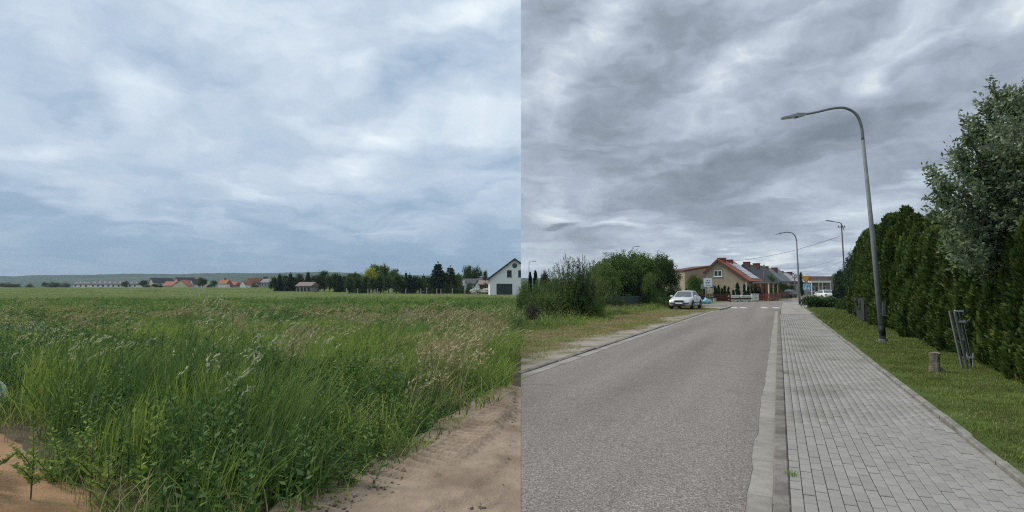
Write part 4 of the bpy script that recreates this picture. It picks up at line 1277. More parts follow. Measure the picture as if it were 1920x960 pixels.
def rock(label, loc, r, seed, m):
    rg = np.random.default_rng(seed)
    mb = MB().lathe([(.05, 0), (.8, .1), (1, .45), (.8, .8), (.35, 1.0)], seg=9)
    V = np.array(mb.v); V *= 1 + .3 * (rg.random((len(V), 1)) - .5)
    V = V * np.array([r * rg.uniform(.8, 1.3), r * rg.uniform(.7, 1.1), r * .8])
    mb.v = [tuple(v) for v in V]
    tag(mb.build('stone', m, loc=loc, rotz=rg.uniform(0, 6)), label, 'stone', 'stones along the sand track')
for k, (px, py, r, m, lab) in enumerate([(572, 948, .05, 'darkstone', 'dark stone at the rim of the track, leftmost of the row of stones'), (585, 942, .045, 'stone', 'pale stone at the rim of the track between two dark ones'),
        (600, 938, .055, 'darkstone', 'dark stone at the rim of the track, right of the pale stone'), (612, 929, .03, 'stone', 'small pale stone up the rim of the track'),
        (702, 953, .045, 'stone', 'flat pale stone lying on the open sand track'), (884, 957, .02, 'darkstone', 'left dark stone at the bottom of the sand track'), (905, 958, .025, 'darkstone', 'right dark stone at the bottom of the sand track'),
        (752, 868, .03, 'darkstone', 'small dark clod on the rim of the track halfway up')]):
    p = G(px, py); rock(lab, (p.x, p.y, .005), r, 500 + k, M[m])

# crumbs of soil and pebbles on the sand
def build_crumbs():
    rng = np.random.default_rng(55)
    pr = []
    for k, m in enumerate(('darkstone', 'stone', 'soil', 'sand', 'sand')):
        mb = MB().lathe([(.2, 0), (.9, .2), (1, .55), (.5, .95)], seg=6)
        V = np.array(mb.v) * (1 + .5 * (rng.random((len(mb.v), 1)) - .5)) * np.array([1, .8, .7])
        mb.v = [tuple(v) for v in V]; pr.append(mb.data('crumb', M[m]))
    n = 2600
    y = rng.uniform(3.2, RIM_END, n); d = rng.exponential(.45, n) - .05
    x = rim_x(y) + d
    k = (x < SEAM * y - .05); x, y, d = x[k], y[k], d[k]; n = len(x)
    near = d < .5
    idx = np.where(near & (rng.random(n) < .12), 2, np.where(rng.random(n) < .12, rng.integers(0, 2, n), 3 + rng.integers(0, 2, n)))
    s = .004 + .010 * rng.random(n) ** 3 + np.where(near, .008 * rng.random(n) ** 2, 0)
    z = .03 + .03 * sstep(.5, .1, d)
    scatter('track_crumbs', 'soil crumbs and pebbles strewn along the sand track', 'pebbles', pr, np.stack([x, y, z - .012], -1), rng.uniform(0, 6.28, n), np.zeros((n, 2)), np.stack([s, s, s], -1), idx)
build_crumbs()

# ------------------------------------------------------------------ buildings
def window(parent, x, z, w, h, y=0.0, m='frame', g='glassdark', ft=.07, mull=0, sill=True, name='window'):
    """window on a facade that faces -y: frame with reveal, panes set back inside it, sill"""
    mb = MB()
    y0, y1 = y - .035, y + .02
    mb.box(x - w / 2, x - w / 2 + ft, y0, y1, z - h / 2, z + h / 2).box(x + w / 2 - ft, x + w / 2, y0, y1, z - h / 2, z + h / 2)
    mb.box(x - w / 2 + ft, x + w / 2 - ft, y0, y1, z + h / 2 - ft, z + h / 2).box(x - w / 2 + ft, x + w / 2 - ft, y0, y1, z - h / 2, z - h / 2 + ft)
    o = mb.build(name, M[m], parent)
    n = mull + 1
    iw = (w - 2 * ft - mull * ft) / n
    for i in range(n):
        a = x - w / 2 + ft + i * (iw + ft)
        MB().box(a, a + iw, y - .012, y + .01, z - h / 2 + ft, z + h / 2 - ft).build('pane', M[g], o)
        if i: MB().box(a - ft, a, y0 - .002, y1, z - h / 2 + ft, z + h / 2 - ft).build('mullion', M[m], o)
    if sill: MB().box(x - w / 2 - .06, x + w / 2 + .06, y - .12, y - .001, z - h / 2 - .06, z - h / 2 - .004).build('sill', M[m], o)
    return o

def gable_house(name, label, loc, az, length, xl, xr, xm, zl, zr, zm, wall, roof, over=.35, side=.4, th=.16, trim=None, group=None, chim=(), base=-.3, cat='house', ovr=None):
    """gable wall in the plane y=0 of the house; left/right eaves at xl,xr (heights zl,zr), ridge xm,zm"""
    e = thing(name, label, cat, loc, -az, group)
    MB().prism([(xl, base), (xr, base), (xr, zr), (xm, zm), (xl, zl)], 0, length).build('wall', M[wall], e)
    r = MB()
    def slope(xa, za, s):
        dx, dz = xa - xm, za - zm
        ln = math.hypot(dx, dz); ux, uz = dx / ln, dz / ln
        ex, ez = xa + ux * (side if ovr is None or s < 0 else ovr), za + uz * (side if ovr is None or s < 0 else ovr)
        nx, nz = (-uz, ux) if s > 0 else (uz, -ux)
        if nz < 0: nx, nz = -nx, -nz
        o_ = .012
        poly = [(xm, zm + o_), (ex + nx * o_, ez + nz * o_), (ex + nx * th, ez + nz * th), (xm, zm + th * 1.25)]
        if s < 0: poly = poly[::-1]
        r.prism(poly, -over, length + over)
    slope(xl, zl, -1); slope(xr, zr, 1)
    ro = r.build('roof', M[roof], e)
    if trim:
        for xa, za, s in ((xl, zl, -1), (xr, zr, 1)):
            if ovr is not None and s > 0: sd = ovr
            else: sd = side
            dx, dz = xa - xm, za - zm; ln = math.hypot(dx, dz)
            a = Vector((xm, -over - .03, zm + .04)); b = Vector((xa + dx / ln * sd, -over - .03, za + dz / ln * sd + .02))
            MB().bar(a, b, .05, .26).build('barge_board', M[trim], e)
    for cx, cy, cw, ct in chim:
        c = MB().box(cx - cw / 2, cx + cw / 2, cy - cw / 2, cy + cw / 2, min(zl, zr), ct).box(cx - cw / 2 - .06, cx + cw / 2 + .06, cy - cw / 2 - .06, cy + cw / 2 + .06, ct, ct + .1)
        c.build('chimney', M['brick'], ro)
    return e

def plane_xz(o, az, px, py):
    """where a pixel's ray meets the vertical plane through o across heading az -> (x, z) in that plane"""
    d = RAY(px, py)
    n = Vector((math.sin(az), math.cos(az), 0)); g = Vector((math.cos(az), -math.sin(az), 0))
    t = o.dot(n) / (d[0] * n.x + n.y)
    p = Vector((d[0] * t, t, d[2] * t + CH))
    return (p - o).dot(g), p.z

def build_white_house():
    az = math.radians(-4)
    o = at_px(946, 110, 0)
    q = lambda x, y: plane_xz(o, az, x, y)
    xl, zl = q(918.5, 521); xm, zm = q(965, 486); xr, zr = q(976.5, 494.5)
    e = gable_house('gabled_house', 'white gabled house with dark roof and round attic window at the meadow edge', o, az, 9, xl, xr, xm, zl, zr, zm, 'white', 'roofdark', over=.45, side=.75, trim='trimdark', ovr=.01)
    # round attic window
    cx, cz = q(965, 498)
    w = MB().lathe([(.46, -.05), (.46, .01), (.34, .01), (.34, -.05)], 'y', 20, (cx, 0, cz)); w.f = w.f[:-2]
    w.add([w.v[k] for k in range(20)] + [w.v[60 + k] for k in range(20)], [(k, 20 + k, 20 + (k + 1) % 20, (k + 1) % 20) for k in range(20)])
    wo = w.build('round_window', M['trimdark'], e)
    MB().lathe([(.35, -.02), (.35, .0)], 'y', 20, (cx, 0, cz)).build('pane', M['glass'], wo)
    for px in (955, 974.3):
        a, b = q(px, 513)
        hw = q(959.6, 513)[0] - q(951, 513)[0]
        window(e, a if px < 960 else a, b, hw if px < 960 else hw * .58, hw * 1.45, m='trimdark', ft=.06, mull=1 if px < 960 else 0)
    x0, z1 = q(931, 533); x1, z0 = q(960.5, 553)
    window(e, (x0 + x1) / 2, (z1 + .0) / 2 + .05, x1 - x0, z1 + .1, m='trimdark', g='glass', ft=.08, mull=1, sill=False, name='patio_door')
    g = MB().tube([(xl - .55, -.3, zl - .35), (xl - .55, 9.2, zl - .35)], .07, 6)
    g.build('gutter', M['trimdark'], e)
build_white_house()

# ---- behind the meadow, beside the white house
def build_left_back():
    def h(label, px0, px1, py_r, py_e, Y, wall, roof, length=8, az=0, name='village_house', base_py=None, xm=.5, **kw):
        """small gable-on house given by its outline in the picture"""
        o = at_px((px0 + px1) / 2, Y); o.z += .5 if Y > 300 else 0
        k = Y / F
        w = (px1 - px0) * k / 2
        zr, ze = top_h(py_r, Y, o.z), top_h(py_e, Y, o.z)
        return gable_house(name, label, o, az, length, -w, w, (-1 + 2 * xm) * w, ze, ze, zr, wall, roof, over=.3, side=.3, th=.22, **kw), w, zr, ze
    def long(label, px0, px1, py_r, py_e, Y, wall, roof, depth=8, name='village_house', nwin=0, dorm=0, chim=0, wm='frame'):
        """house seen on its long side: ridge across the view"""
        o = at_px((px0 + px1) / 2, Y); o.z += .5 if Y > 300 else 0
        k = Y / F; w = (px1 - px0) * k / 2
        zr, ze = top_h(py_r, Y, o.z), top_h(py_e, Y, o.z)
        e = thing(name, label, 'house', o)
        MB().box(-w, w, 0, depth, -.5, ze).build('wall', M[wall], e)
        r = MB()
        r.add([(-w - .4, -.5, ze - .15), (w + .4, -.5, ze - .15), (w + .4, depth / 2, zr), (-w - .4, depth / 2, zr), (-w - .4, depth + .5, ze - .15), (w + .4, depth + .5, ze - .15),
               (-w - .4, -.5, ze - .35), (w + .4, -.5, ze - .35), (w + .4, depth + .5, ze - .35), (-w - .4, depth + .5, ze - .35)],
              [(0, 1, 2, 3), (3, 2, 5, 4), (6, 7, 1, 0), (4, 5, 8, 9), (0, 3, 4, 9, 6), (1, 7, 8, 5, 2), (6, 9, 8, 7)])
        ro = r.build('roof', M[roof], e)
        for i in range(nwin):
            x = -w + (i + .5) * 2 * w / nwin
            window(e, x, ze * .45, min(1.5, 1.2 * w / nwin), 1.3, m=wm, ft=.1, sill=False)
        for i in range(dorm):
            x = -w + (i + .5) * 2 * w / dorm
            dz = zr - ze
            d = MB().box(x - .6, x + .6, depth * .16, depth * .40, ze + dz * .2, ze + dz * .68).build('dormer', M['white'], ro)
        for i in range(chim):
            x = -w + (i + .7) * 2 * w / (chim + .4)
            MB().box(x - .35, x + .35, depth / 2 - .35, depth / 2 + .35, ze, zr + .9).build('chimney', M['brick'], ro)
        return e
    # next to the white house
    h('house with dark roof and a bright white gable left of the white house', 891, 899.5, 527, 535.5, 165, 'white', 'roofdark', 12, math.radians(10))
    h('dark roofed house with white gable edge behind the grey pile', 867, 877, 528, 536.5, 170, 'white', 'roofgrey', 9, math.radians(-28))
    long('long dark roofed house under the broad tree', 868, 897, 522, 531, 185, 'greywall', 'roofdark', 8)
    long('low red walled house half hidden by the white house', 899, 920, 525, 532, 150, 'redwall', 'roofbrown', 7)
    long('grey roofed shed at the edge of the conifers', 850, 868, 527, 535, 168, 'greywall', 'roofgrey', 6, name='shed')
    # the barn by the tree line
    long('brown roofed barn in front of the dark tree line', 556, 582, 528.5, 535, 190, 'greywall', 'roofbrown', 8, name='barn', nwin=4, wm='trimdark')
    # the village
    D = 420
    long('long white terrace with dark roof, leftmost of the three', 136, 166, 527, 533, D, 'white', 'roofdark', 10, nwin=3, dorm=4, wm='frame', name='terrace')
    long('long white terrace with dark roof, widest of the three', 169, 227, 526, 533, D - 10, 'white', 'roofdark', 10, nwin=6, dorm=6, wm='frame', name='terrace')
    long('short white terrace with dark roof beside a round tree', 239, 257, 526.5, 533, D - 5, 'white', 'roofdark', 10, nwin=2, dorm=2, wm='frame', name='terrace')
    h('cream gabled village house with a long dark roof, leftmost of the gabled ones', 276, 289, 521.5, 530, 372, 'cream', 'roofdark', 14, math.radians(24))
    long('village house with a low orange roof between two gabled houses', 305, 323, 527.5, 535, 350, 'cream', 'rooforange', 8)
    h('cream village house with black roof and twin gables', 322, 337, 520.5, 530, 360, 'cream', 'roofdark', 13, math.radians(20))
    h('village house with a broad yellow gable under an orange roof', 323, 351, 526, 536, 345, 'cream', 'rooforange', 9, 0, xm=.55)
    h('white gabled village house with orange roof side', 353, 363, 524, 533, 352, 'white', 'roofdark', 8, math.radians(10))
    long('village house with red roof beside the round dark tree', 362, 374, 522.5, 531, 362, 'cream', 'rooforange', 8, chim=1)
    long('village house with red roof right of the round dark tree', 409, 423, 524, 531.5, 362, 'white', 'rooforange', 8, chim=1)
    long('village house with a faded orange roof among shrubs', 423, 440, 528, 534, 368, 'greywall', 'rooforange', 8)
    h('small white gabled house with red roof in the middle of the village', 449, 460, 527, 534, 365, 'white', 'rooforange', 9, math.radians(12))
    h('village house with a steep red roof', 461, 470, 522.5, 531, 372, 'cream', 'rooforange', 8, math.radians(30))
    h('tiny white gable peeping through the trees', 477, 483, 530, 534, 372, 'white', 'roofdark', 8, math.radians(8))
    long('grey flat roofed house at the left end of the tree line', 489, 507, 522.5, 529, 372, 'greywall', 'roofgrey', 8, nwin=3)
    # grey windbreak of foil along the field edge, and the rubble heap by the white house
    def low_wall(label, px0, px1, py, Y, m, h_, name, cat):
        a, b = at_px(px0, Y), at_px(px1, Y); a.z = b.z = min(a.z, b.z)
        L_ = (b - a).length
        e = thing(name, label, cat, a, math.atan2(b.y - a.y, b.x - a.x))
        n = max(3, int(L_ / 4))
        for i in range(n):
            MB().box(i * L_ / n + .05, (i + 1) * L_ / n - .05, 0, .15, -.2, h_).build('panel', M[m], e)
    low_wall('pale grey field wall in front of the village', 422, 472, 540, 335, 'cabinet', top_h(537.2, 335, 2.4), 'field_wall', 'wall')
    low_wall('short white wall below the round dark tree', 369, 381, 540, 335, 'board', top_h(537.2, 335, 2.5), 'field_wall', 'wall')
    o = at_px(904, 140)
    e = thing('rubble_heap', 'grey heap of brushwood and rubble left of the white house', 'rubble heap', o)
    rg = np.random.default_rng(9)
    for k in range(16):
        x = rg.uniform(-2.4, 2.4); s = rg.uniform(.5, 1.0)
        zz = 1.5 - .18 * abs(x)
        mb = MB().lathe([(.1, 0), (.8, .1), (1, .5), (.6, .95), (.2, 1.05)], seg=7)
        V = np.array(mb.v) * (1 + .5 * (rg.random((len(mb.v), 1)) - .5)) * s * np.array([1, .8, 1]) + np.array([x, rg.uniform(-.5, .8), rg.uniform(-.1, max(.1, zz - .4))])
        mb.v = [tuple(v) for v in V]
        mb.build('clod', M['postwood'], e)
build_left_back()

# ---- wire fence along the far side of the meadow
def build_field_fence():
    Y = 128
    pxs = [650, 671, 690, 703, 707.5, 733, 761, 789, 800, 819, 827, 848, 872, 893]
    o = at_px(650, Y)
    e = thing('wire_fence', 'wire fence on pale wooden posts along the far side of the meadow', 'fence', o)
    rg = random.Random(3)
    tops = []
    for px in pxs:
        p = at_px(px, Y + rg.uniform(-4, 4)); h_ = top_h(539.5 + rg.uniform(-1.2, 1.8), Y)
        q = p - o
        MB().tube([(q.x, q.y, -.2), (q.x + rg.uniform(-.04, .04), q.y, h_)], [.09, .075], 6).build('post', M['postwood'], e)
        tops.append(Vector((q.x, q.y, h_)))
    for dz in (-.15, -.5, -.85):
        mb = MB()
        for a, b in zip(tops, tops[1:]): mb.tube([a + Vector((0, -.08, dz)), b + Vector((0, -.08, dz))], .012, 3, False)
        mb.build('wire', M['wire'], e)
build_field_fence()

# ---- trees beyond the meadow
def build_left_trees():
    rg = random.Random(11)
    g1 = 'dark trees lining the far side of the meadow'
    def t(px, py, halfw, Y, key, label, lm=None, name=None, cat='tree', group=g1):
        o = at_px(px, Y); h_ = top_h(py, Y, o.z)
        half = {'roundA': .5, 'roundB': .43, 'roundC': .6, 'conA': .22, 'conB': .19, 'tallA': .33, 'bushA': .65}[key]
        plant(name or ('conifer_tree' if key[:3] == 'con' else 'shrub' if key == 'bushA' else 'broadleaf_tree'), label, cat, key, o, h_, halfw * Y / F / (half * h_), M[lm] if lm else None, group)
    # row from the village to the white house: conifers and dark broadleaves
    row = [(514, 517, 10, 'roundB'), (524, 513, 9, 'conA'), (534, 515, 10, 'tallA'), (544, 511.5, 10, 'conA'), (552, 516, 11, 'roundB'), (561, 512, 9, 'tallA'), (577, 509, 9, 'conA'), (589, 513, 12, 'roundB'),
           (598, 515, 10, 'tallA'), (608, 506, 12, 'tallA'), (618, 513, 11, 'roundB'), (628, 511, 11, 'tallA'), (637, 515, 10, 'conA'), (648, 514, 12, 'roundB'), (657, 512, 10, 'tallA')]
    for k, (px, py, w, key) in enumerate(row):
        t(px, py, w, 205 + rg.uniform(-8, 8), key, ('dark conifer' if key[:3] == 'con' else 'dark bushy tree') + ', %s from the left in the row behind the brown roofed barn' % ORD[k],
          'conifer' if key[:3] == 'con' else 'leafdark')
    t(667, 508, 14, 190, 'roundB', 'dark round tree left of the yellow-leaved tree', 'leafdark')
    t(693, 503.5, 17, 178, 'roundA', 'tree with bright yellow leaves in the dark tree line', 'leafyellow')
    t(702, 494, 14, 192, 'tallA', 'tall bushy tree rising right behind the yellow-leaved tree', 'leafmid')
    t(719, 491.5, 15, 190, 'roundB', 'tallest broadleaf tree of the tree line', 'leafmid')
    t(737, 506, 16, 184, 'roundA', 'mid green tree right of the tallest broadleaf tree', 'leafmid')
    t(676, 512, 17, 172, 'bushA', 'dark shrub below the yellow-leaved tree', 'leafdark', cat='shrub')
    for k, (px, py, w, key) in enumerate([(655, 518, 11, 'tallA'), (668, 517, 11, 'roundB'), (685, 516, 12, 'tallA'), (699, 517, 12, 'roundB'), (714, 515, 12, 'tallA'), (728, 516, 12, 'roundB'), (743, 514, 12, 'tallA'), (752, 515, 11, 'tallA'),
                                          (768, 513, 10, 'conB'), (779, 516, 11, 'tallA'), (790, 517, 11, 'roundB'), (802, 518, 10, 'tallA')]):
        t(px, py, w, 160 + rg.uniform(-5, 5), key, 'dark tree, %s from the left in the dense hedge behind the wire fence' % ORD[k], 'leafdark' if key[:3] != 'con' else 'conifer')
    t(761, 510, 8, 162, 'conA', 'dark conifer between the broadleaf trees and the great spruce', 'conifer')
    t(794, 515, 9, 163, 'conB', 'short dark conifer left of the great spruce', 'conifer')
    t(821, 492.5, 24, 150, 'conA', 'great dark spruce with tiered branches', 'conifer')
    t(844, 499, 18, 152, 'conB', 'greener conifer right of the great spruce', 'thuja')
    t(858, 509, 11, 158, 'roundB', 'small tree between conifer and broad tree', 'leafmid')
    t(876, 500, 15, 195, 'roundA', 'left crown of the broad tree pair by the white house', 'leafdark')
    t(893, 498, 17, 198, 'roundC', 'right crown of the broad tree pair by the white house', 'leafdark')
    t(910, 506, 6, 180, 'tallA', 'slim tree just left of the white house roof', 'leafdark')
    for k, px in enumerate((812, 832, 846, 862, 880, 912)):
        t(px, 528 + rg.uniform(-2, 2), 10, 148, 'bushA', 'dark shrub, %s from the left below the spruces and sheds' % ORD[k], 'leafdark', cat='shrub', group='shrubs by the spruces')
    # village trees
    g2 = 'trees and shrubs of the village'
    t(380, 519.5, 10, 340, 'roundB', 'round dark tree standing among the village houses', 'leafdark', group=g2)
    t(401, 525, 9, 338, 'roundC', 'lower dark tree right of the round dark village tree', 'leafdark', group=g2)
    t(269, 524, 9, 385, 'roundB', 'dark tree right of the white terraces', 'leafdark', group=g2)
    t(233, 528, 8, 400, 'roundC', 'round tree between two white terraces', 'leafdark', group=g2)
    t(483, 520, 12, 390, 'roundC', 'mid green tree behind the right end of the village', 'leafmid', group=g2)
    t(496, 519.5, 9, 392, 'roundA', 'dark tree behind the grey flat roofed house', 'leafdark', group=g2)
    for k, px in enumerate([6, 17, 30, 55, 84, 98, 106, 118, 127, 280, 290, 299, 312, 331, 345, 357, 368, 391, 417, 432, 441, 463, 470, 478, 511, 519, 530, 545]):
        t(px, 529.5 + rg.uniform(-2.2, 2.5) + (1.5 if 60 < px < 80 else 0), rg.uniform(6, 11), 375 + rg.uniform(-25, 25) if px > 200 else 520, 'bushA' if k % 2 else 'roundC',
          ('dark shrub' if k % 2 else 'small dark tree') + ', %s from the left in the hedges round the village' % ORD[k], 'leafdark', cat='shrub' if k % 2 else 'tree', group=g2)
build_left_trees()

# ------------------------------------------------------------------ street: lamps, poles, wires
def lamp_post(label, base, bend_px, arm_px, Y, r0, scale=1.0, band=True, arm_end=None):
    """tapered steel post with a swept arm; all points lie at the depth Y of its foot"""
    e = thing('street_lamp', label, 'street lamp', base, group='street lamps')
    def L(px, py): return P(px, py, Y) - Vector(base)
    top = L(*bend_px)
    pts = [Vector((0, 0, 0)), top]
    MB().tube([(0, 0, -.1), top * .45, top], [r0, r0 * .78, r0 * .52], 12).build('pole', M['galv'], e, True)
    a = [L(*p) for p in arm_px]
    # smooth curve through the arm points
    cur = [top]
    pp = [top * 2 - a[0]] + [top] + a
    pp[0] = top - (top * .05)
    for i in range(1, len(pp) - 1):
        p0, p1, p2 = pp[i - 1], pp[i], pp[i + 1]
        p3 = pp[i + 2] if i + 2 < len(pp) else p2
        for s in range(1, 6):
            u = s / 5
            cur.append(.5 * ((2 * p1) + (p2 - p0) * u + (2 * p0 - 5 * p1 + 4 * p2 - p3) * u * u + (3 * p1 - p0 - 3 * p2 + p3) * u ** 3))
    n = len(cur)
    MB().tube(cur, [r0 * (.52 - .16 * i / n) for i in range(n)], 10).build('arm', M['galv'], e, True)
    end = cur[-1]; d = (cur[-1] - cur[-2]).normalized()
    up = Vector((0, 0, 1)); sd = d.cross(up).normalized(); nn = sd.cross(d)
    def hull(a0, a1, w0, w1, h0, h1):
        V = []
        for q, w, h_ in ((a0, w0, h0), (a1, w1, h1)):
            c = end + d * q
            V += [c - sd * w - nn * h_, c + sd * w - nn * h_, c + sd * w * .8 + nn * h_, c - sd * w * .8 + nn * h_]
        return V
    q = [(3, 2, 1, 0), (4, 5, 6, 7), (0, 1, 5, 4), (1, 2, 6, 5), (2, 3, 7, 6), (3, 0, 4, 7)]
    s = scale
    hd = MB().add(hull(-.06 * s, .20 * s, .07 * s, .11 * s, .035 * s, .065 * s), q).add(hull(.201 * s, .62 * s, .12 * s, .09 * s, .045 * s, .022 * s), q).build('lamp_head', M['steel'], e)
    MB().add([v - nn * .032 * s for v in hull(.24 * s, .58 * s, .085 * s, .065 * s, .018 * s, .012 * s)], q).build('lens', M['lens'], hd)
    if band:
        foot = MB().lathe([(.20, .0), (.20, .03), (.12, .035), (.115, .10)], seg=14).build('foot_plate', M['galv'], e)
        for k in range(4):
            a_ = k * 1.571 + .6
            MB().lathe([(.022, .03), (.022, .085)], seg=6, c=(.165 * math.cos(a_), .165 * math.sin(a_), 0)).build('bolt', M['steel'], foot)
        u = top.normalized()
        MB().tube([u * .20, u * .48], [r0 * 1.04, r0 * 1.03], 12).build('black_band', M['blackband'], e, True)
        MB().box(-r0 * .5, r0 * .5, -r0 * 1.12, -r0 * .8, .75, 1.15).build('hatch', M['galv'], e)
    return e

b1 = G(1656, 640, KH); b1.z = KH - .03
lamp_post('tall grey steel lamp post on the lawn before the thuja hedge', b1, (1618, 262), [(1614.5, 235), (1605, 214), (1586, 203), (1563, 203), (1528, 211), (1505, 215)], b1.y, .084, 1.0)
b2 = G(1500, 572)
lamp_post('second lamp post at the crossing beside the yellow sign', b2, (1493.5, 452), [(1491, 443), (1485, 437), (1475, 435.5), (1466, 437)], b2.y, .11, 1.0)
b3 = at_px(992, 88)
lamp_post('far lamp post above the bushes at the left end of the street side', b3, (991.8, 497), [(992.5, 492), (995, 489.5), (998, 489.5)], 88, .08, 1.0, False)
b4 = at_px(1187, 95)
lamp_post('far lamp post above the round willow crowns', b4, (1184.5, 472), [(1185.5, 466), (1188, 462.5), (1193, 462)], 95, .08, 1.0, False)

def utility_pole(label, px, top_py, Y, r=.13, arm=None, lean=0.0, lamp=None):
    o = at_px(px, Y, 0); h_ = top_h(top_py, Y)
    e = thing('utility_pole', label, 'utility pole', o, group='utility poles')
    t = Vector((lean, 0, h_))
    MB().tube([(0, 0, -.2), t], [r, r * .7], 8).build('pole', M['woodpole'], e, True)
    c = MB().bar((t.x - .45, 0, h_ - .35), (t.x + .45, 0, h_ - .35), .1, .1).build('cross_arm', M['woodpole'], e)
    for k in (-.4, 0, .4):
        MB().lathe([(.03, 0), (.055, .05), (.045, .1), (.02, .16)], seg=8, c=(t.x + k, 0, h_ - .29 if k else h_)).build('insulator', M['plastic'], c)
    if lamp:
        q = [P(x, y, Y) - o for x, y in lamp]
        MB().tube(q, .05, 6).build('lamp_arm', M['galv'], e, True)
        d = (q[-1] - q[-2]).normalized()
        MB().bar(q[-1] - d * .1, q[-1] + d * .75, .2, .1).build('lamp_head', M['steel'], e)
    return e, o + t
pA, tA = utility_pole('tall utility pole with street lamp arm behind the dark conifer', 1586, 420, 72, .105, lean=-.30, lamp=[(1582.5, 432), (1579.5, 423), (1575, 417.5), (1560, 415)])
pB, tB = utility_pole('utility pole by the red-brown fence', 1433.5, 497, 86, .15)
pC, tC = utility_pole('utility pole behind the second lamp post', 1490.5, 517, 118, .16)
def wire(label, a, b, sag, r=.014):
    mb = MB(); pts = []
    for i in range(15):
        u = i / 14; p = a.lerp(b, u); p.z -= sag * 4 * u * (1 - u); pts.append(p)
    mb.tube([p - a for p in pts], r, 4)
    tag(mb.build('overhead_wire', M['wire'], loc=a), label, 'wire', 'overhead wires')
wire('overhead wire from the tall utility pole to the beige house', tA + Vector((-.3, 0, -1.5)), P(1365, 490, 88), .55, .020)
wire('overhead wire from the tall utility pole to the pole by the fence', tA + Vector((-.3, 0, -4.2)), tB + Vector((0, 0, -.3)), .7, .011)
wire('overhead wire from the tall utility pole to the pole behind the second lamp', tA + Vector((-.1, .1, -4.6)), tC, .5, .011)

# ------------------------------------------------------------------ hedge and greenery on the right
def build_hedge():
    g = 'thuja columns of the hedge'
    a, b = G(1597, 588, KH), G(1915, 727, KH)
    d = (b - a); L_ = d.length; d.normalize()
    n = int((L_ + 5) / .66)
    rg = random.Random(8)
    lab = 'dark green thuja column, %s from the far end of the front hedge line'
    nrm = Vector((d.y, -d.x, 0))
    if nrm.x < 0: nrm = -nrm
    for i in range(n):
        p = a + d * (i * .66 + rg.uniform(-.08, .08)) + nrm * (.55 + rg.uniform(-.12, .14)); p.z = KH - .03
        px = CX + F * p.x / p.y
        if px > 1985: continue
        top = np.interp(px, [1590, 1625, 1650, 1690, 1720, 1745, 1790, 1950], [450, 428, 424, 420, 424, 414, 432, 440])
        h_ = CH + (HZ - top) / F * p.y - p.z
        h_ *= rg.uniform(.88, 1.13)
        h_ = min(h_, 4.4)
        plant('thuja_tree', lab % ORD[i], 'tree', ('thuA', 'thuB', 'thuC')[rg.randrange(3)], p, h_, rg.uniform(.95, 1.2), group=g)
    # second line behind, showing as darker tips
    for k, (px, py, Y) in enumerate([(1652, 428, 30), (1688, 424, 29), (1700, 420, 27), (1720, 428, 25.5), (1752, 412, 24), (1768, 414, 22)]):
        o = at_px(px, Y, 0)
        plant('thuja_tree', 'dark thuja tip rising behind the hedge, %s from the lamp post side' % ORD[k], 'tree', ('thuB', 'thuA')[k % 2], o, top_h(py, Y), 1.15, M['conifer'], 'thujas behind the hedge')
build_hedge()

def build_big_tree():
    """broadleaf tree with silvery leaf backs that overhangs the hedge"""
    Y = 10.6
    o = at_px(1945, Y + 1.2, 0)
    e = thing('silver_leaved_tree', 'large broadleaf tree with silvery leaves overhanging the hedge at the right edge', 'tree', o)
    rng = np.random.default_rng(77)
    px_l = [(1880, 240, 62), (1835, 300, 46), (1905, 190, 36), (1890, 330, 80), (1800, 355, 48), (1850, 410, 70), (1780, 375, 22), (1930, 270, 90), (1960, 400, 110), (1960, 230, 60), (1890, 470, 70), (1818, 440, 44),
            (1760, 340, 18), (1762, 372, 14), (1815, 225, 20), (1840, 250, 26), (1880, 180, 22), (1912, 165, 20), (1830, 480, 50), (1990, 330, 90), (1748, 328, 24), (1752, 372, 22), (1792, 290, 30), (1802, 242, 24), (1772, 405, 34), (1850, 192, 26), (1800, 470, 40), (1862, 158, 18)]
    C, R, Lb = [], [], []
    for x, y, r in px_l:
        yy = Y + rng.uniform(-.5, .7)
        C.append(P(x, y, yy) - o); R.append(r / F * Y * 1.0)
    C = np.array([tuple(c) for c in C]); R = np.array(R)
    w = R ** 2 / (R ** 2).sum()
    mb = MB()
    mb.tube([(0, 0, -.1), (.05, 0, 1.2), (-.1, .1, 2.4), (-.1, 0, 3.6)], [.17, .14, .11, .06], 9)
    # twigs: each carries its leaves
    nt = 2300
    k = rng.choice(len(C), nt, p=w)
    d = sph(rng, nt)
    tip = C[k] + d * R[k][:, None] * rng.uniform(.55, 1.08, (nt, 1)) * np.array([1, .9, .95])
    tw = unit(unit(tip - np.array([.2, 0, 2.2])) + d * .5 + np.array([0, 0, .10]))
    ln = rng.uniform(.22, .5, nt)
    per = 15
    u = np.tile(np.linspace(-.1, 1, per), (nt, 1))
    pos = (tip[:, None] - tw[:, None] * ln[:, None, None] * (1 - u[..., None])).reshape(-1, 3)
    pos = pos + rng.normal(size=pos.shape) * .018
    D = np.repeat(tw, per, 0) * .5 + rng.normal(size=pos.shape) * .6 + np.array([0, 0, -.1])
    lf = .088 * rng.uniform(.6, 1.3, len(pos))
    V, Fc = kites(pos, D, lf, lf * .46, rng)
    me = mesh_data('crown', [(V, Fc, 0)], [M['leafsilver']]); add_rnd(me, 1, 5)
    link('crown', me, e)
    for i in range(0, nt, 6):
        a_ = tip[i] - tw[i] * ln[i]
        mb.tube([a_, tip[i]], [.006, .002], 3, False)
    for i, c in enumerate(C):
        st = Vector((-.05, .05, min(3.3, 1.4 + .12 * i)))
        c = Vector(c); m_ = (st + c) / 2 + Vector((0, 0, -.25))
        mb.tube([st, m_, c], [.05, .035, .012], 6)
    mb.build('trunk', M['bark'], e, True)
build_big_tree()

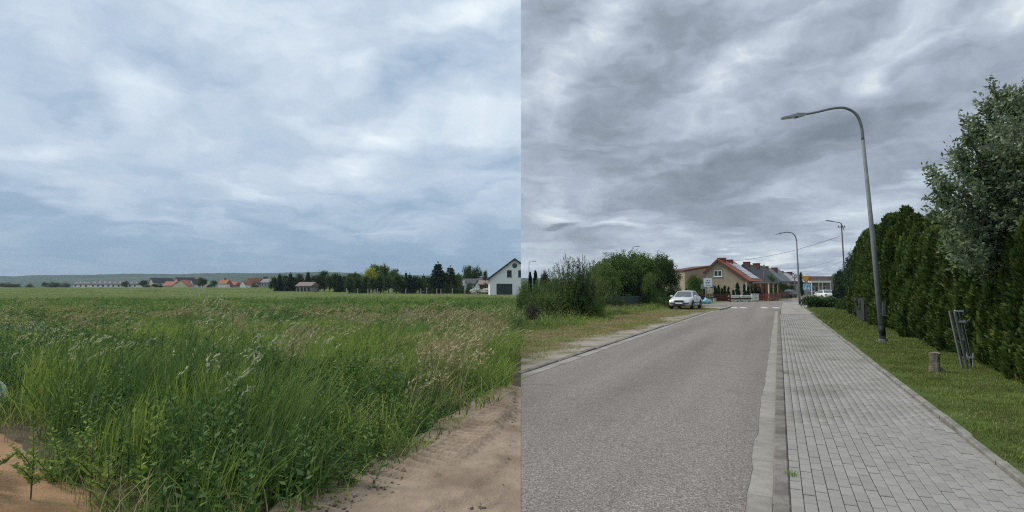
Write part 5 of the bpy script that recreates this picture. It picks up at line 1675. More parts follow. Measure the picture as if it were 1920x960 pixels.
def right_green():
    t = lambda name, label, key, px, Y, py, w, lm=None, cat='shrub', half=.5, grp=None, z=0.0: plant(name, label, cat, key, at_px(px, Y, z), top_h(py, Y) - z, w * Y / F / (half * (top_h(py, Y) - z)), M[lm] if lm else None, grp)
    # far end of the hedge: dark yew-like conifers, low juniper
    t('conifer_tree', 'dark broad conifer at the far end of the hedge', 'treeN2', 1608, 44, 452, 30, 'conifer', 'tree', .5)
    t('conifer_tree', 'lower dark conifer beside the street sign end of the hedge', 'treeN2', 1583, 46, 492, 18, 'conifer', 'tree', .5)
    t('conifer_tree', 'slim dark conifer left in front of the hedge end', 'thuA', 1575, 47, 510, 14, 'conifer', 'tree', .16)
    o = at_px(1541, 47, 0)
    e = thing('spreading_juniper', 'low spreading juniper beside the pavement end', 'shrub', o)
    rng = np.random.default_rng(31)
    n = 9000
    a = rng.uniform(0, 6.283, n); s = rng.integers(0, 70, n)
    sa = np.random.default_rng(1).uniform(0, 6.283, 70); sl = np.random.default_rng(2).uniform(.55, 1.0, 70); sz = np.random.default_rng(3).uniform(.25, 1.0, 70)
    u = rng.uniform(.1, 1, n) ** .6
    rx = 1.62 * sl[s] * u
    pos = np.stack([np.cos(sa[s]) * rx, np.sin(sa[s]) * rx * .8, sz[s] * (.28 + .75 * np.sin(u * 1.9)) * .95 - .15 * u], -1) + rng.normal(size=(n, 3)) * .08
    pos[:, 2] = np.abs(pos[:, 2])
    D = np.stack([np.cos(sa[s]), np.sin(sa[s]), np.full(n, .45)], -1) + rng.normal(size=(n, 3)) * .4
    V, Fc = kites(pos, D, .17 * rng.uniform(.6, 1.4, n), .06, rng)
    me = mesh_data('foliage', [(V, Fc, 0)], [M['juniper']]); add_rnd(me, 1, 4)
    link('foliage', me, e)
    mb = MB()
    for i in range(12): mb.tube([(0, 0, 0), (math.cos(sa[i]) * 1.1, math.sin(sa[i]) * .9, .35)], [.03, .012], 5)
    mb.build('stem', M['bark'], e)
    t('shrub', 'dark bush right of the spreading juniper', 'bushN', 1580, 42, 556, 16, 'leafdark', half=.62)
    t('broadleaf_tree', 'far round tree over the end of the street', 'roundA', 1566, 170, 514, 13, 'leafmid', 'tree')
    t('broadleaf_tree', 'far lower tree at the end of the street', 'roundB', 1551, 175, 518, 9, 'leafmid', 'tree')
    t('conifer_tree', 'dark slim tree behind the second lamp post', 'thuS', 1502, 125, 512, 5, 'conifer', 'tree', .2)
    # left of the road: the thicket from the seam on
    gk = 'thicket left of the road'
    t('shrub', 'low purple-brown bush at the left end of the thicket', 'bushN', 999, 28.5, 563, 17, 'leafpurple', half=.62, grp=gk)
    t('shrub', 'green shrub behind the purple-brown bush', 'shrubN2', 1000, 33, 516, 16, 'leafmid', half=.5, grp=gk)
    t('shrub', 'loose light green shrub right of the purple-brown bush', 'shrubN2', 1026, 30, 524, 28, 'leaflight', half=.5, grp=gk)
    t('shrub', 'tall loose shrub at the left end of the thicket behind the low bush', 'shrubN1', 985, 34, 520, 14, 'leafmid', half=.38, grp=gk)
    t('shrub', 'dense dark shrub between the thuja pair and the ragged tree', 'bushN', 1016, 36, 528, 22, 'leafdark', half=.62, grp=gk)
    t('shrub', 'dense dark green shrub low in front of the ragged tree', 'bushN', 1030, 29.5, 556, 20, 'leafdark', half=.62, grp=gk)
    t('shrub', 'dense leafy shrub before the thuja pair at the left end', 'bushN', 984, 32.5, 522, 20, 'leafmid', half=.62, grp=gk)
    t('shrub', 'dense light green shrub right before the thuja pair', 'bushN', 1009, 34, 519, 18, 'leaflight', half=.62, grp=gk)
    t('thuja_tree', 'slim dark thuja, left of the pair behind the thicket', 'thuA', 994, 38, 512, 6, 'conifer', 'tree', .16, gk)
    t('thuja_tree', 'slim dark thuja, right of the pair behind the thicket', 'thuB', 1004, 38.5, 510, 7, 'conifer', 'tree', .17, gk)
    t('broadleaf_tree', 'small ragged tree standing behind the thicket', 'treeN2', 1020, 45, 495, 13, 'leafpurple', 'tree', .55, gk)
    t('shrub', 'tall upright dark shrub in the middle of the thicket', 'shrubN1', 1063, 31, 470, 30, 'leafmid', half=.38, grp=gk)
    t('shrub', 'tall upright shrub left of the dark one', 'shrubN1', 1040, 32, 492, 24, 'leafmid', half=.38, grp=gk)
    t('shrub', 'darkest upright shrub of the thicket, towards the road', 'shrubN1', 1092, 31.5, 472, 28, 'leafdark', half=.38, grp=gk)
    t('shrub', 'bright green ivy-leaved bush at the right end of the thicket', 'bushN', 1115, 31, 536, 20, 'leaflight', half=.62, grp=gk)
    t('shrub', 'leafy shrub behind the ivy-leaved bush', 'shrubN2', 1116, 36, 484, 28, 'leaflight', half=.5, grp=gk)
    t('shrub', 'dense green shrub filling the left middle of the thicket', 'bushN', 1052, 33, 535, 30, 'leafdark', half=.62, grp=gk)
    t('shrub', 'dense dark shrub filling the right middle of the thicket', 'bushN', 1088, 33.5, 515, 28, 'leafdark', half=.62, grp=gk)
    t('shrub', 'upright leafy shrub at the back of the thicket towards the round crowns', 'shrubN1', 1108, 38, 482, 24, 'leafmid', half=.38, grp=gk)
    t('shrub', 'low green shrub at the very left end of the street side', 'bushN', 990, 31, 545, 14, 'leafmid', half=.62, grp=gk)
    gw = 'round crowns behind the green fence'
    t('broadleaf_tree', 'broad round crown left of the three behind the green fence', 'treeN1', 1150, 51, 456, 56, 'leafmid', 'tree', .58, gw)
    t('broadleaf_tree', 'broad round crown in the middle of the three behind the green fence', 'treeN1', 1194, 52, 452, 60, 'leafmid', 'tree', .58, gw)
    t('broadleaf_tree', 'broad dark round crown right of the three behind the green fence', 'treeN2', 1234, 54, 460, 46, 'leafdark', 'tree', .5, gw)
    t('broadleaf_tree', 'light green drooping crown in front of the dark round crown', 'treeN1', 1216, 49.5, 500, 22, 'leaflight', 'tree', .58, gw)
    t('broadleaf_tree', 'green crown filling the gap between thicket and round crowns', 'treeN1', 1128, 45, 474, 42, 'leaflight', 'tree', .58, gw)
    t('shrub', 'broad green shrub under the left round crown', 'bushN', 1142, 49.5, 512, 36, 'leafmid', half=.62, grp=gw)
    t('shrub', 'broad dark shrub under the middle round crown', 'bushN', 1182, 50.5, 508, 40, 'leafdark', half=.62, grp=gw)
    t('shrub', 'broad dark shrub under the right round crown', 'bushN', 1228, 52, 510, 36, 'leafdark', half=.62, grp=gw)
    t('shrub', 'light green willow bush behind the silver car', 'bushW', 1238, 49, 540, 26, 'leafmid', half=.9)
    t('shrub', 'dark bush between the willow bush and the beige house', 'bushN', 1262, 55, 520, 20, 'leafmid', half=.62)
    t('shrub', 'small bush behind the bonnet of the silver car', 'bushN', 1262, 52, 545, 14, 'leafdark', half=.62)
    # garden of the beige house
    t('broadleaf_tree', 'clipped round tree before the flat beige wall', 'treeN1', 1304, 74, 505.5, 21, 'leafmid', 'tree', .58)
    gt = 'small thujas along the beige house'
    lab = 'small pointed thuja, %s from the left along the beige house'
    for k, (px, py, w) in enumerate([(1287, 541, 4), (1313, 543, 4), (1320, 540, 4), (1341, 537, 4.5), (1347, 535, 4), (1354, 541, 4), (1359, 536, 4.5), (1366, 538, 4), (1375, 544, 4), (1383, 531, 5.5), (1396, 533, 4.5), (1403, 536, 3.5)]):
        t('thuja_tree', lab % ORD[k], 'thuS', px, 74.5, py, w, 'conifer', 'tree', .2, gt)
    t('shrub', 'feathery olive shrub among the small thujas', 'shrubN2', 1351, 75.5, 529, 7, 'leaflight', half=.5)
    for k, (px, py, w, Y) in enumerate([(1409, 528, 7, 80), (1417, 529, 7, 82), (1425, 534, 6, 84)]):
        t('shrub', ('left', 'middle', 'right')[k] + ' one of three dark hedges behind the grey cabinet', 'bushA', px, Y, py, w, 'leafdark', half=.62, grp='dark garden hedges')
    for k, (px, py, w, Y, lm) in enumerate([(1445, 512, 10, 98, 'leafmid'), (1456, 522, 10, 100, 'leafmid'), (1466, 527, 9, 105, 'leafdark'), (1474, 530, 8, 110, 'leafdark'), (1484, 532, 7, 112, 'leafdark'), (1449, 533, 8, 92, 'leafdark')]):
        t('broadleaf_tree', ('loose green garden tree before the row houses, leftmost', 'second green garden tree before the row houses', 'third garden tree before the row houses, dark', 'fourth garden tree before the row houses, dark',
           'last garden tree before the row houses, by the pole', 'low dark garden tree behind the red-brown fence')[k], 'roundC', px, Y, py, w, lm, 'tree', .6, 'garden trees before the row houses')
right_green()

# ------------------------------------------------------------------ houses along the street
def build_street_houses():
    az = math.radians(33)
    o = at_px(1346, 80, 0)
    q = lambda x, y: plane_xz(o, az, x, y)
    xl, zl = q(1323.5, 510); xm, zm = q(1346, 488.5); xr, zr = q(1401, 526)
    e = gable_house('gabled_house', 'beige gabled house with red tile roof behind the road signs', o, az, 9.5, xl, xr, xm, zl, zr, zm, 'beige', 'rooftile', over=.35, side=.35, th=.2, trim='trimbrown',
                    chim=((xm + .25, 1.2, .9, zm + .3), (xm + .45, 4.6, .9, zm + .2)), cat='house')
    x0, z0 = q(1338.5, 512.5); x1, z1 = q(1354, 518.5); zz = q(1346, 507)[1]
    window(e, (x0 + x1) / 2, (zz + z1) / 2, x1 - x0, zz - z1, mull=1, ft=.09)
    # light roof sheeting and solar panels laid on the right slope
    dx, dz = xr - xm, zr - zm; ln = math.hypot(dx, dz); ux, uz = dx / ln, dz / ln; nx, nz = -uz, ux
    def on_roof(name, m, u0, u1, y0, y1, lift, parent):
        lift += .215
        V = [(xm + ux * u + nx * h_, y, zm + uz * u + nz * h_) for h_ in (lift, lift + .05) for u, y in ((u0, y0), (u1, y0), (u1, y1), (u0, y1))]
        return MB().add(V, [(3, 2, 1, 0), (4, 5, 6, 7), (0, 1, 5, 4), (1, 2, 6, 5), (2, 3, 7, 6), (3, 0, 4, 7)]).build(name, m, parent)
    for i in range(4):
        for j in range(3):
            on_roof('roof_panel', M['solar'], .7 + i * (ln - .9) / 4, .7 + (i + 1) * (ln - .9) / 4 - .06, 3.4 + j * 1.9, 5.24 + j * 1.9, .02, e)
    MB().box(xr + .4, xr + 2.6, 1.0, 8.5, zr - .35, zr - .22).build('porch_roof', M['roofgrey'], e)
    for y in (1.1, 4.6, 8.2): MB().box(xr + 2.35, xr + 2.5, y, y + .15, -.1, zr - .352).build('porch_post', M['cream'], e)
    MB().tube([(xr - .12, -.09, 0), (xr - .12, -.09, zr)], .05, 6).build('downpipe', M['frame'], e)
    # flat roofed block to its left
    o2 = at_px(1300, 84, 0); az2 = math.radians(-8)
    q2 = lambda x, y: plane_xz(o2, az2, x, y)
    a, za = q2(1283.5, 507); b, zb = q2(1338, 497.5)
    f = thing('flat_roofed_block', 'beige block with a slanting flat roof left of the gabled house', 'house', o2, -az2)
    MB().prism([(a, -.3), (b, -.3), (b, zb - .15), (a, za - .15)], 0, 7).build('wall', M['beige'], f)
    MB().prism([(a - .15, za - .145), (b + .1, zb - .145), (b + .1, zb + .05), (a - .15, za + .05)], -.15, 7.2).build('roof', M['trimbrown'], f)
    # brown timber house with grey roof behind the bushes
    o3 = at_px(1268, 92, 0)
    g_ = gable_house('timber_house', 'red-brown timber house with grey roof behind the round crowns', o3, math.radians(8), 8, -1.8, 1.6, -1.0, top_h(514, 92), top_h(516.5, 92), top_h(504.5, 92), 'redwall', 'roofgrey', side=.5)
    MB().box(-1.6, 1.5, -1.2, -.1, 2.0, 2.15).build('balcony', M['fencered'], g_)
    for k in range(6): MB().box(-1.6 + k * .6, -1.52 + k * .6, -1.2, -1.12, 2.15, 3.0).build('baluster', M['fencered'], g_)
    MB().box(-1.6, 1.5, -1.22, -1.12, 3.0, 3.1).build('hand_rail', M['fencered'], g_)
    window(g_, 0, 1.2, 1.4, 1.3, mull=1)
    # red gabled house, second in the row
    def row(label, Y, ridge, le, re, wall, roof, length, chim, name='row_house', win=None, azd=40, panels=False):
        az = math.radians(azd)
        o = at_px(ridge[0], Y, 0)
        q = lambda x, y: plane_xz(o, az, x, y)
        xm, zm = q(*ridge); xl, zl = q(*le); xr, zr = q(*re)
        e = gable_house(name, label, o, az, length, xl, xr, xm, zl, zr, zm, wall, roof, over=.3, side=.3, th=.2, chim=[(xm + c[0], c[1], c[2], zm + c[3]) for c in chim], group='houses in a row along the street', trim='trimdark')
        if win:
            a, b = q(*win)
            window(e, a, b, 1.3, 1.2, mull=1)
        if panels:
            dx, dz = xr - xm, zr - zm; ln = math.hypot(dx, dz); ux, uz = dx / ln, dz / ln; nx, nz = -uz, ux
            for i in range(3):
                for j in range(4):
                    u0, u1 = .3 + i * (ln - .4) / 3, .3 + (i + 1) * (ln - .4) / 3 - .05
                    y0 = .2 + j * (length - .4) / 4; y1 = y0 + (length - .4) / 4 - .25
                    V = [(xm + ux * u + nx * h_, y, zm + uz * u + nz * h_) for h_ in (.215, .26) for u, y in ((u0, y0), (u1, y0), (u1, y1), (u0, y1))]
                    MB().add(V, [(3, 2, 1, 0), (4, 5, 6, 7), (0, 1, 5, 4), (1, 2, 6, 5), (2, 3, 7, 6), (3, 0, 4, 7)]).build('roof_panel', M['solar'], e)
        return e
    row('red gabled house with dark roof, second in the row', 96, (1394, 497.5), (1380, 511), (1428, 527.5), 'redwall', 'roofdark', 10, ((0.2, 1.0, .9, .5), (.5, 5, .9, .4)), win=(1404, 518))
    row('grey gabled house with grey roof, third in the row', 110, (1430, 504), (1421, 512), (1452, 526), 'greywall', 'roofgrey', 10, ((.2, 1, .9, .4), (.4, 6, .9, .3)))
    row('row house with pale sheet metal roof, fourth in the row', 125, (1457, 511.5), (1448, 518), (1478, 529), 'greywall', 'roofdark', 11, ((.2, 2, .9, .3), (.4, 8, .9, .3)), panels=True)
    row('row house with pale sheet metal roof, fifth in the row', 145, (1478, 515.5), (1470, 522), (1494, 531), 'greywall', 'roofdark', 11, ((.2, 2, .9, .4),), panels=True)
    row('row house with dark roof, last in the row', 165, (1489, 520), (1482, 525), (1502, 533), 'greywall', 'roofdark', 11, ((.2, 2, .9, .4),))
    # shop building that closes the street
    Y = 160; o = at_px(1538, Y, 0); k = Y / F
    s = thing('shop_building', 'low brown shop building with a white canopy at the end of the street', 'building', o)
    zt = top_h(520.5, Y)
    MB().box(-26 * k, 24 * k, 0, 10, -.2, zt).build('wall', M['roofbrown'], s)
    MB().box(-27 * k, 25 * k, -.25, 10.2, zt, zt + .35).build('roof', M['roofbrown'], s)
    MB().box(-23 * k, 14 * k, -1.8, -.01, top_h(530, Y), top_h(526.5, Y)).build('canopy', M['board'], s)
    for x in (-22, -9, -2, 13): MB().box(x * k, (x + 1.0) * k, -1.7, -1.5, -.2, top_h(530.2, Y)).build('canopy_post', M['board'], s)
    for x, m in ((-16, 'glass'), (-6, 'glass'), (6, 'glass')): window(s, x * k, 1.5, 1.3, 1.5, m='frame', g=m, mull=0)
build_street_houses()

# ------------------------------------------------------------------ fences and small street things
def slat_fence(name, label, a, b, h_, m, slat_w=.12, gap=.03, vertical=True, rails=3, post_every=2.4, cat='fence', z=0.0, group=None):
    a, b = Vector(a), Vector(b); d = b - a; L_ = d.length
    e = thing(name, label, cat, (a.x, a.y, z), math.atan2(d.y, d.x), group)
    n = max(1, round(L_ / post_every))
    for i in range(n + 1):
        x = i * L_ / n
        MB().box(x - .05, x + .05, .03, .13, -.1, h_ + .05).build('post', M[m], e)
    if vertical:
        for zz in (.2, h_ - .25): MB().box(0, L_, .0, .028, zz, zz + .08).build('rail', M[m], e)
        k = int(L_ / (slat_w + gap))
        sd = MB().box(0, slat_w, -.025, -.002, .05, h_).data('slat', M[m])
        rg = random.Random(2)
        for i in range(k):
            link('slat', sd, e, (i * (slat_w + gap), 0, rg.uniform(-.02, .02)))
    else:
        hh = (h_ - .1 - gap * (rails - 1)) / rails
        for i in range(n):
            for j in range(rails):
                z0 = .1 + j * (hh + gap)
                MB().box(i * L_ / n + .01, (i + 1) * L_ / n - .01, -.0, .028, z0, z0 + hh).build('board', M[m], e)
    return e
# anthracite picket fence in front of the far hedge
slat_fence('picket_fence', 'dark anthracite picket fence at the far end of the thuja hedge', G(1588, 583, KH), G(1622, 605, KH), 1.05, 'fencegrey', z=KH)
# green sheet fence behind the verge
slat_fence('green_fence', 'low dark green panel fence below the round crowns', at_px(1136, 47, 0), at_px(1228, 50.5, 0), .98, 'fencegreen', .28, .02)
g0 = at_px(1157, 46.6, 0)
plant('shrub', 'ivy mat overgrowing the left half of the green fence', 'shrub', 'bushN', g0, .92, 1.9, M['leafdark'])
# brown board fence before the beige house
slat_fence('board_fence', 'dark brown board fence before the beige house', G(1290, 566.3), G(1370, 566), .98, 'fencebrown', vertical=False, rails=5, gap=.05)
slat_fence('board_fence', 'red-brown board fence left of the utility pole', G(1418.5, 564.8), G(1437, 564.8), .95, 'fencered', vertical=False, rails=5, gap=.06)
slat_fence('board_fence', 'red-brown board fence that turns away along the street', G(1438.5, 564.8), G(1464, 561.8), .95, 'fencered', vertical=False, rails=5, gap=.06)
slat_fence('garden_fence', 'dark garden fence behind the parked dark car', G(1466, 560.5), G(1489, 557), 1.1, 'fencebrown', vertical=False, rails=4, gap=.04)
# two stacks of white boards by the fence
def board_stack(label, px0, px1):
    a, b = G(px0, 565.6), G(px1, 565.6)
    e = thing('board_stack', label, 'boards', a, 0, 'white board stacks')
    L_ = b.x - a.x
    rg = random.Random(int(px0))
    for i, (z0, z1) in enumerate(((.12, .30), (.34, .42), (.46, .62), (.64, .80))):
        MB().box(rg.uniform(-.1, .1), L_ + rg.uniform(-.15, .15), -.25 + rg.uniform(-.1, .1), .1, z0, z1).build('board', M['board' if i != 1 else 'fencebrown'], e)
    for x in (.15, L_ - .25): MB().box(x, x + .1, -.15, .1, 0, .118).build('bearer', M['fencebrown'], e)
board_stack('left stack of white boards before the brown fence', 1366, 1386)
board_stack('right stack of white boards beside the grey cabinet', 1388, 1408)
def build_cabinet():
    a = G(1415.5, 565.2); k = a.y / F
    e = thing('utility_cabinet', 'pale grey utility cabinet between the board stacks and the red-brown fence', 'cabinet', a)
    w, h_ = 12.5 * k / 2, 13.5 * k
    MB().box(-w, w, -.2, .2, .08, h_).build('body', M['cabinet'], e)
    MB().box(-w - .03, w + .03, -.24, .24, h_, h_ + .06).build('lid', M['cabinet'], e)
    MB().box(-w + .02, w - .02, -.15, .15, -.05, .08).build('plinth', M['kerb'], e)
    for s in (-1, 1):
        d = MB().box(min(s * .02, s * (w - .04)), max(s * .02, s * (w - .04)), -.225, -.2, .14, h_ - .05).build('door', M['cabinet'], e)
        if s > 0: MB().box(.05, .09, -.25, -.226, h_ * .45, h_ * .6).build('handle', M['plastic'], d)
build_cabinet()

def round_post(parent, x, y, h_, r=.03): return MB().tube([(x, y, -.1), (x, y, h_)], r, 8).build('post', M['galv'], parent, True)
def build_signs():
    Y = 66.0; k = Y / F
    # white information board on two posts
    o = at_px(1327.5, Y, 0)
    e = thing('information_board', 'white information board with dark print on two posts', 'sign', o)
    zt, zb = top_h(521.5, Y), top_h(537.5, Y)
    w = 8 * k
    round_post(e, -4.5 * k, .05, zb + .3, .045); round_post(e, -2 * k, .05, zb + .3, .045)
    pl = MB().box(-w, w, -.02, .0, zb, zt).build('panel', M['signwhite'], e)
    def ink(x0, x1, z0, z1, m='signink'): MB().box(x0 * k, x1 * k, -.027, -.021, zt - z1 * k, zt - z0 * k).build('print', M[m], pl)
    ink(-2.6, .2, 4.3, 5.8); ink(-1.9, -.4, 3.7, 4.3); ink(2.2, 3.4, 4.2, 5.6); ink(-4.8, -4.3, 7.6, 9.1)
    x = -4.0
    rg = random.Random(1)
    while x < 4.5:
        ww = rg.uniform(.35, .8); ink(x, x + ww, 7.6, 9.1); x += ww + .3
    x = -3.0
    while x < 3.5:
        ww = rg.uniform(.3, .6); ink(x, x + ww, 10.6, 11.4, 'signgrey'); x += ww + .3
    ink(-4.2, 5.6, 13.3, 14.3, 'signgrey')
    # grey back of a sign, left
    o2 = at_px(1318, Y + 1.5, 0); Y2 = Y + 1.5; k2 = Y2 / F
    e2 = thing('road_sign', 'grey back of a square sign left of the information board', 'sign', o2)
    round_post(e2, 6 * k2, .04, top_h(531.5, Y2), .035)
    MB().box(-4 * k2, 7 * k2, -.02, -.0, top_h(541.5, Y2), top_h(532, Y2)).build('panel', M['signgrey'], e2)
    MB().box(-3 * k2, 6 * k2, .002, .03, top_h(537.3, Y2), top_h(536.7, Y2)).build('bracket', M['galv'], e2)
    # blue round sign, right
    Y3 = Y + .8; k3 = Y3 / F; o3 = at_px(1335.5, Y3, 0)
    e3 = thing('road_sign', 'round blue sign right of the information board', 'sign', o3)
    round_post(e3, 0, .05, top_h(533, Y3), .04)
    zc = top_h(537, Y3)
    d = MB().lathe([(3.4 * k3, -.02), (3.4 * k3, .0)], 'y', 20, (-.3 * k3, 0, zc)).build('disc', M['signblue'], e3)
    MB().add([(-1.0 * k3, -.026, zc - 1.2 * k3), (.5 * k3, -.026, zc - 1.2 * k3), (.0, -.026, zc + 1.6 * k3), (-.5 * k3, -.026, zc + 1.6 * k3)], [(0, 1, 2, 3)]).build('symbol', M['signwhite'], d)
    e4 = thing('sign_post', 'bare sign post between information board and blue sign', 'post', at_px(1330, Y + 1, 0))
    round_post(e4, 0, 0, top_h(542, Y + 1), .04); MB().box(-.1, .1, -.05, .05, top_h(543, Y + 1), top_h(542, Y + 1)).build('bracket', M['signwhite'], e4)
    # turquoise bags dropped at the foot
    b = G(1322, 569.5)
    bg = thing('plastic_bags', 'turquoise plastic bags lying in the grass below the signs', 'bags', b)
    rg = np.random.default_rng(3)
    for x, s in ((-.35, .34), (.05, .46), (.4, .36)):
        mb = MB().lathe([(.1, 0), (.9, .15), (1, .5), (.6, .95), (.15, 1.25)], seg=9)
        V = np.array(mb.v) * (1 + .35 * (rg.random((len(mb.v), 1)) - .5)) * s * np.array([1, .8, 1.05]) + np.array([x, 0, 0])
        mb.v = [tuple(v) for v in V]; mb.build('bag', M['bag'], bg)
    # concrete marker stone
    p = G(1340, 566.5); mk = MB().cbox(-.17, .17, -.12, .12, 0, .42, .05).cbox(-.21, .21, -.15, .15, 0, .10, .02)
    tag(mk.build('marker_stone', M['stone'], loc=p), 'small pale marker stone beside the sign posts', 'marker stone')
    # yield sign and pedestrian sign at the crossing
    Y = 58.0; k = Y / F; o = at_px(1513.5, Y, 0)
    s = thing('crossing_signs', 'yellow yield triangle above a blue pedestrian crossing sign on one post', 'sign', o)
    round_post(s, 0, .04, top_h(520, Y), .04)
    z1, z0 = top_h(517.5, Y), top_h(530, Y); cx = -2.2 * k
    MB().prism([(cx, z0 - .06), (cx + 8.6 * k, z1), (cx - 8.6 * k, z1)], -.02, .0).build('triangle_border', M['signred'], s)
    MB().prism([(cx, z0 + .05), (cx + 7.6 * k, z1 - .035), (cx - 7.6 * k, z1 - .035)], -.027, -.021).build('triangle', M['signyellow'], s)
    za, zb_ = top_h(532, Y), top_h(543.5, Y); xc = -.6 * k
    pn = MB().box(xc - 7 * k, xc + 7 * k, -.02, .0, zb_, za).build('panel', M['signlight'], s)
    MB().prism([(xc - 5.2 * k, zb_ + 1.2 * k), (xc + 5.2 * k, zb_ + 1.2 * k), (xc, za - .8 * k)], -.026, -.0205).build('symbol', M['signwhite'], pn)
    m_ = MB(); zc = zb_
    m_.lathe([(.75 * k, -.033), (.75 * k, -.027)], 'y', 10, (xc + .4 * k, 0, zc + 8.2 * k))
    for poly in ([(-.2, 4.4), (.9, 4.4), (1.0, 7.4), (-.4, 7.4)], [(-.2, 4.5), (.5, 4.5), (-1.3, 1.5), (-2.1, 1.7)], [(.2, 4.5), (.95, 4.5), (2.2, 1.6), (1.4, 1.5)], [(-.4, 7.2), (-.2, 6.6), (-1.9, 4.9), (-2.2, 5.4)], [(.9, 7.2), (.9, 6.5), (2.3, 5.2), (2.5, 5.7)]):
        m_.prism([(xc + a * k, zc + b_ * k) for a, b_ in poly], -.032, -.027)
    m_.build('walking_figure', M['signink'], pn)
    p2 = at_px(1519, Y + 8, 0)
    s2 = thing('road_sign', 'orange-red edge of a second triangle sign behind the yellow one', 'sign', p2)
    round_post(s2, 0, .04, top_h(527, Y + 8), .04); kk = (Y + 8) / F
    MB().prism([(-1 * kk, top_h(527, Y + 8)), (2.2 * kk, top_h(527, Y + 8)), (2.0 * kk, top_h(521, Y + 8)), (-1 * kk, top_h(521, Y + 8))], -.02, 0).build('panel', M['signred'], s2)
    # orange hydrant-like bollard by the juniper
    hb = at_px(1519.5, 56, 0)
    tag(MB().lathe([(.12, 0), (.12, .5), (.16, .52), (.16, .6), (.10, .72), (.03, .78)], seg=12).build('bollard', M['hydrant'], loc=hb, smooth=False), 'small orange bollard left of the spreading juniper', 'bollard')
build_signs()

def build_stump():
    b = G(1753, 696, KH); b.z = KH - .02
    e = thing('tree_stump', 'weathered grey tree stump on the lawn before the hedge', 'stump', b); e.scale = (.76, .76, .92)
    rng = np.random.default_rng(12)
    n = 18
    prof = [(.155, -.02), (.135, .04), (.115, .12), (.105, .22), (.112, .32), (.122, .385)]
    V, Fc = [], []
    lob = .10 * np.sin(np.arange(n) * 2 * math.pi / n * 4 + 1) + .07 * (rng.random(n) - .5)
    for i, (r, z) in enumerate(prof):
        for k in range(n):
            a = 2 * math.pi * k / n
            rr = r * (1 + lob[k] * (1.4 - i * .18)) * (1.0 + (.55 if (i < 2 and k in (15, 16, 17, 0)) else 0))
            V.append((rr * math.cos(a), rr * math.sin(a), z + (.012 * math.sin(a * 2) if i == 5 else 0)))
    for i in range(len(prof) - 1):
        for k in range(n): Fc.append((i * n + k, i * n + (k + 1) % n, (i + 1) * n + (k + 1) % n, (i + 1) * n + k))
    MB().add(V, Fc).build('body', M['stump'], e)
    MB().add(V[-n:], [tuple(range(n))]).build('cut_face', M['stumptop'], e)
    MB().lathe([(.018, -.122), (.018, -.108)], 'y', 10, (.02, 0, .29)).build('knot_hole', M['blackband'], e)
build_stump()

def build_gate():
    a = G(1806, 690, KH); a.z = KH - .02
    k = a.y / F
    e = thing('iron_gate', 'old iron gate frame with scrolls half swallowed by the hedge', 'gate', a, -TH + .35)
    # rotated so that it stands across the hedge line; leans a little to the left
    H_ = 1.10; W_ = .24; ln = -.20
    for x in (0, .09): MB().bar((x, 0, -.05), (x + ln, 0, H_), .035, .035).build('upright', M['steel'], e)
    MB().bar((W_, .10, -.05), (W_ + ln, .10, H_ - .02), .03, .03).build('upright', M['trimdark'], e)
    for z in (.22, .90, H_): MB().bar((.09 + ln * z / H_, -.002, z), (W_ + ln * z / H_, -.002, z), .03, .035).build('rail', M['cabinet'], e)
    for i in range(1, 3):
        x = .09 + (W_ - .09) * i / 3
        MB().tube([(x + ln * .2, 0, .22), (x + ln * .74, 0, .9)], .008, 6).build('bar', M['steel'], e)
    for i in range(1):
        c = Vector((.21 + ln, 0, 1.03)); pts = [c + Vector((math.cos(t * .45) * (.03 + .011 * t), 0, math.sin(t * .45) * (.03 + .011 * t))) for t in range(14)]
        MB().tube(pts, .009, 5).build('scroll', M['steel'], e)
    for k_, (px, py) in enumerate(((1813, 688), (1824, 690))):
        q = G(px, py, KH)
        tag(MB().tube([(0, 0, -.05), (.02, 0, .28)], .014, 6).build('stake', M['postwood'], loc=(q.x, q.y, KH)), ('left' if k_ == 0 else 'right') + ' thin stake under the hedge by the iron gate', 'stake')
build_gate()

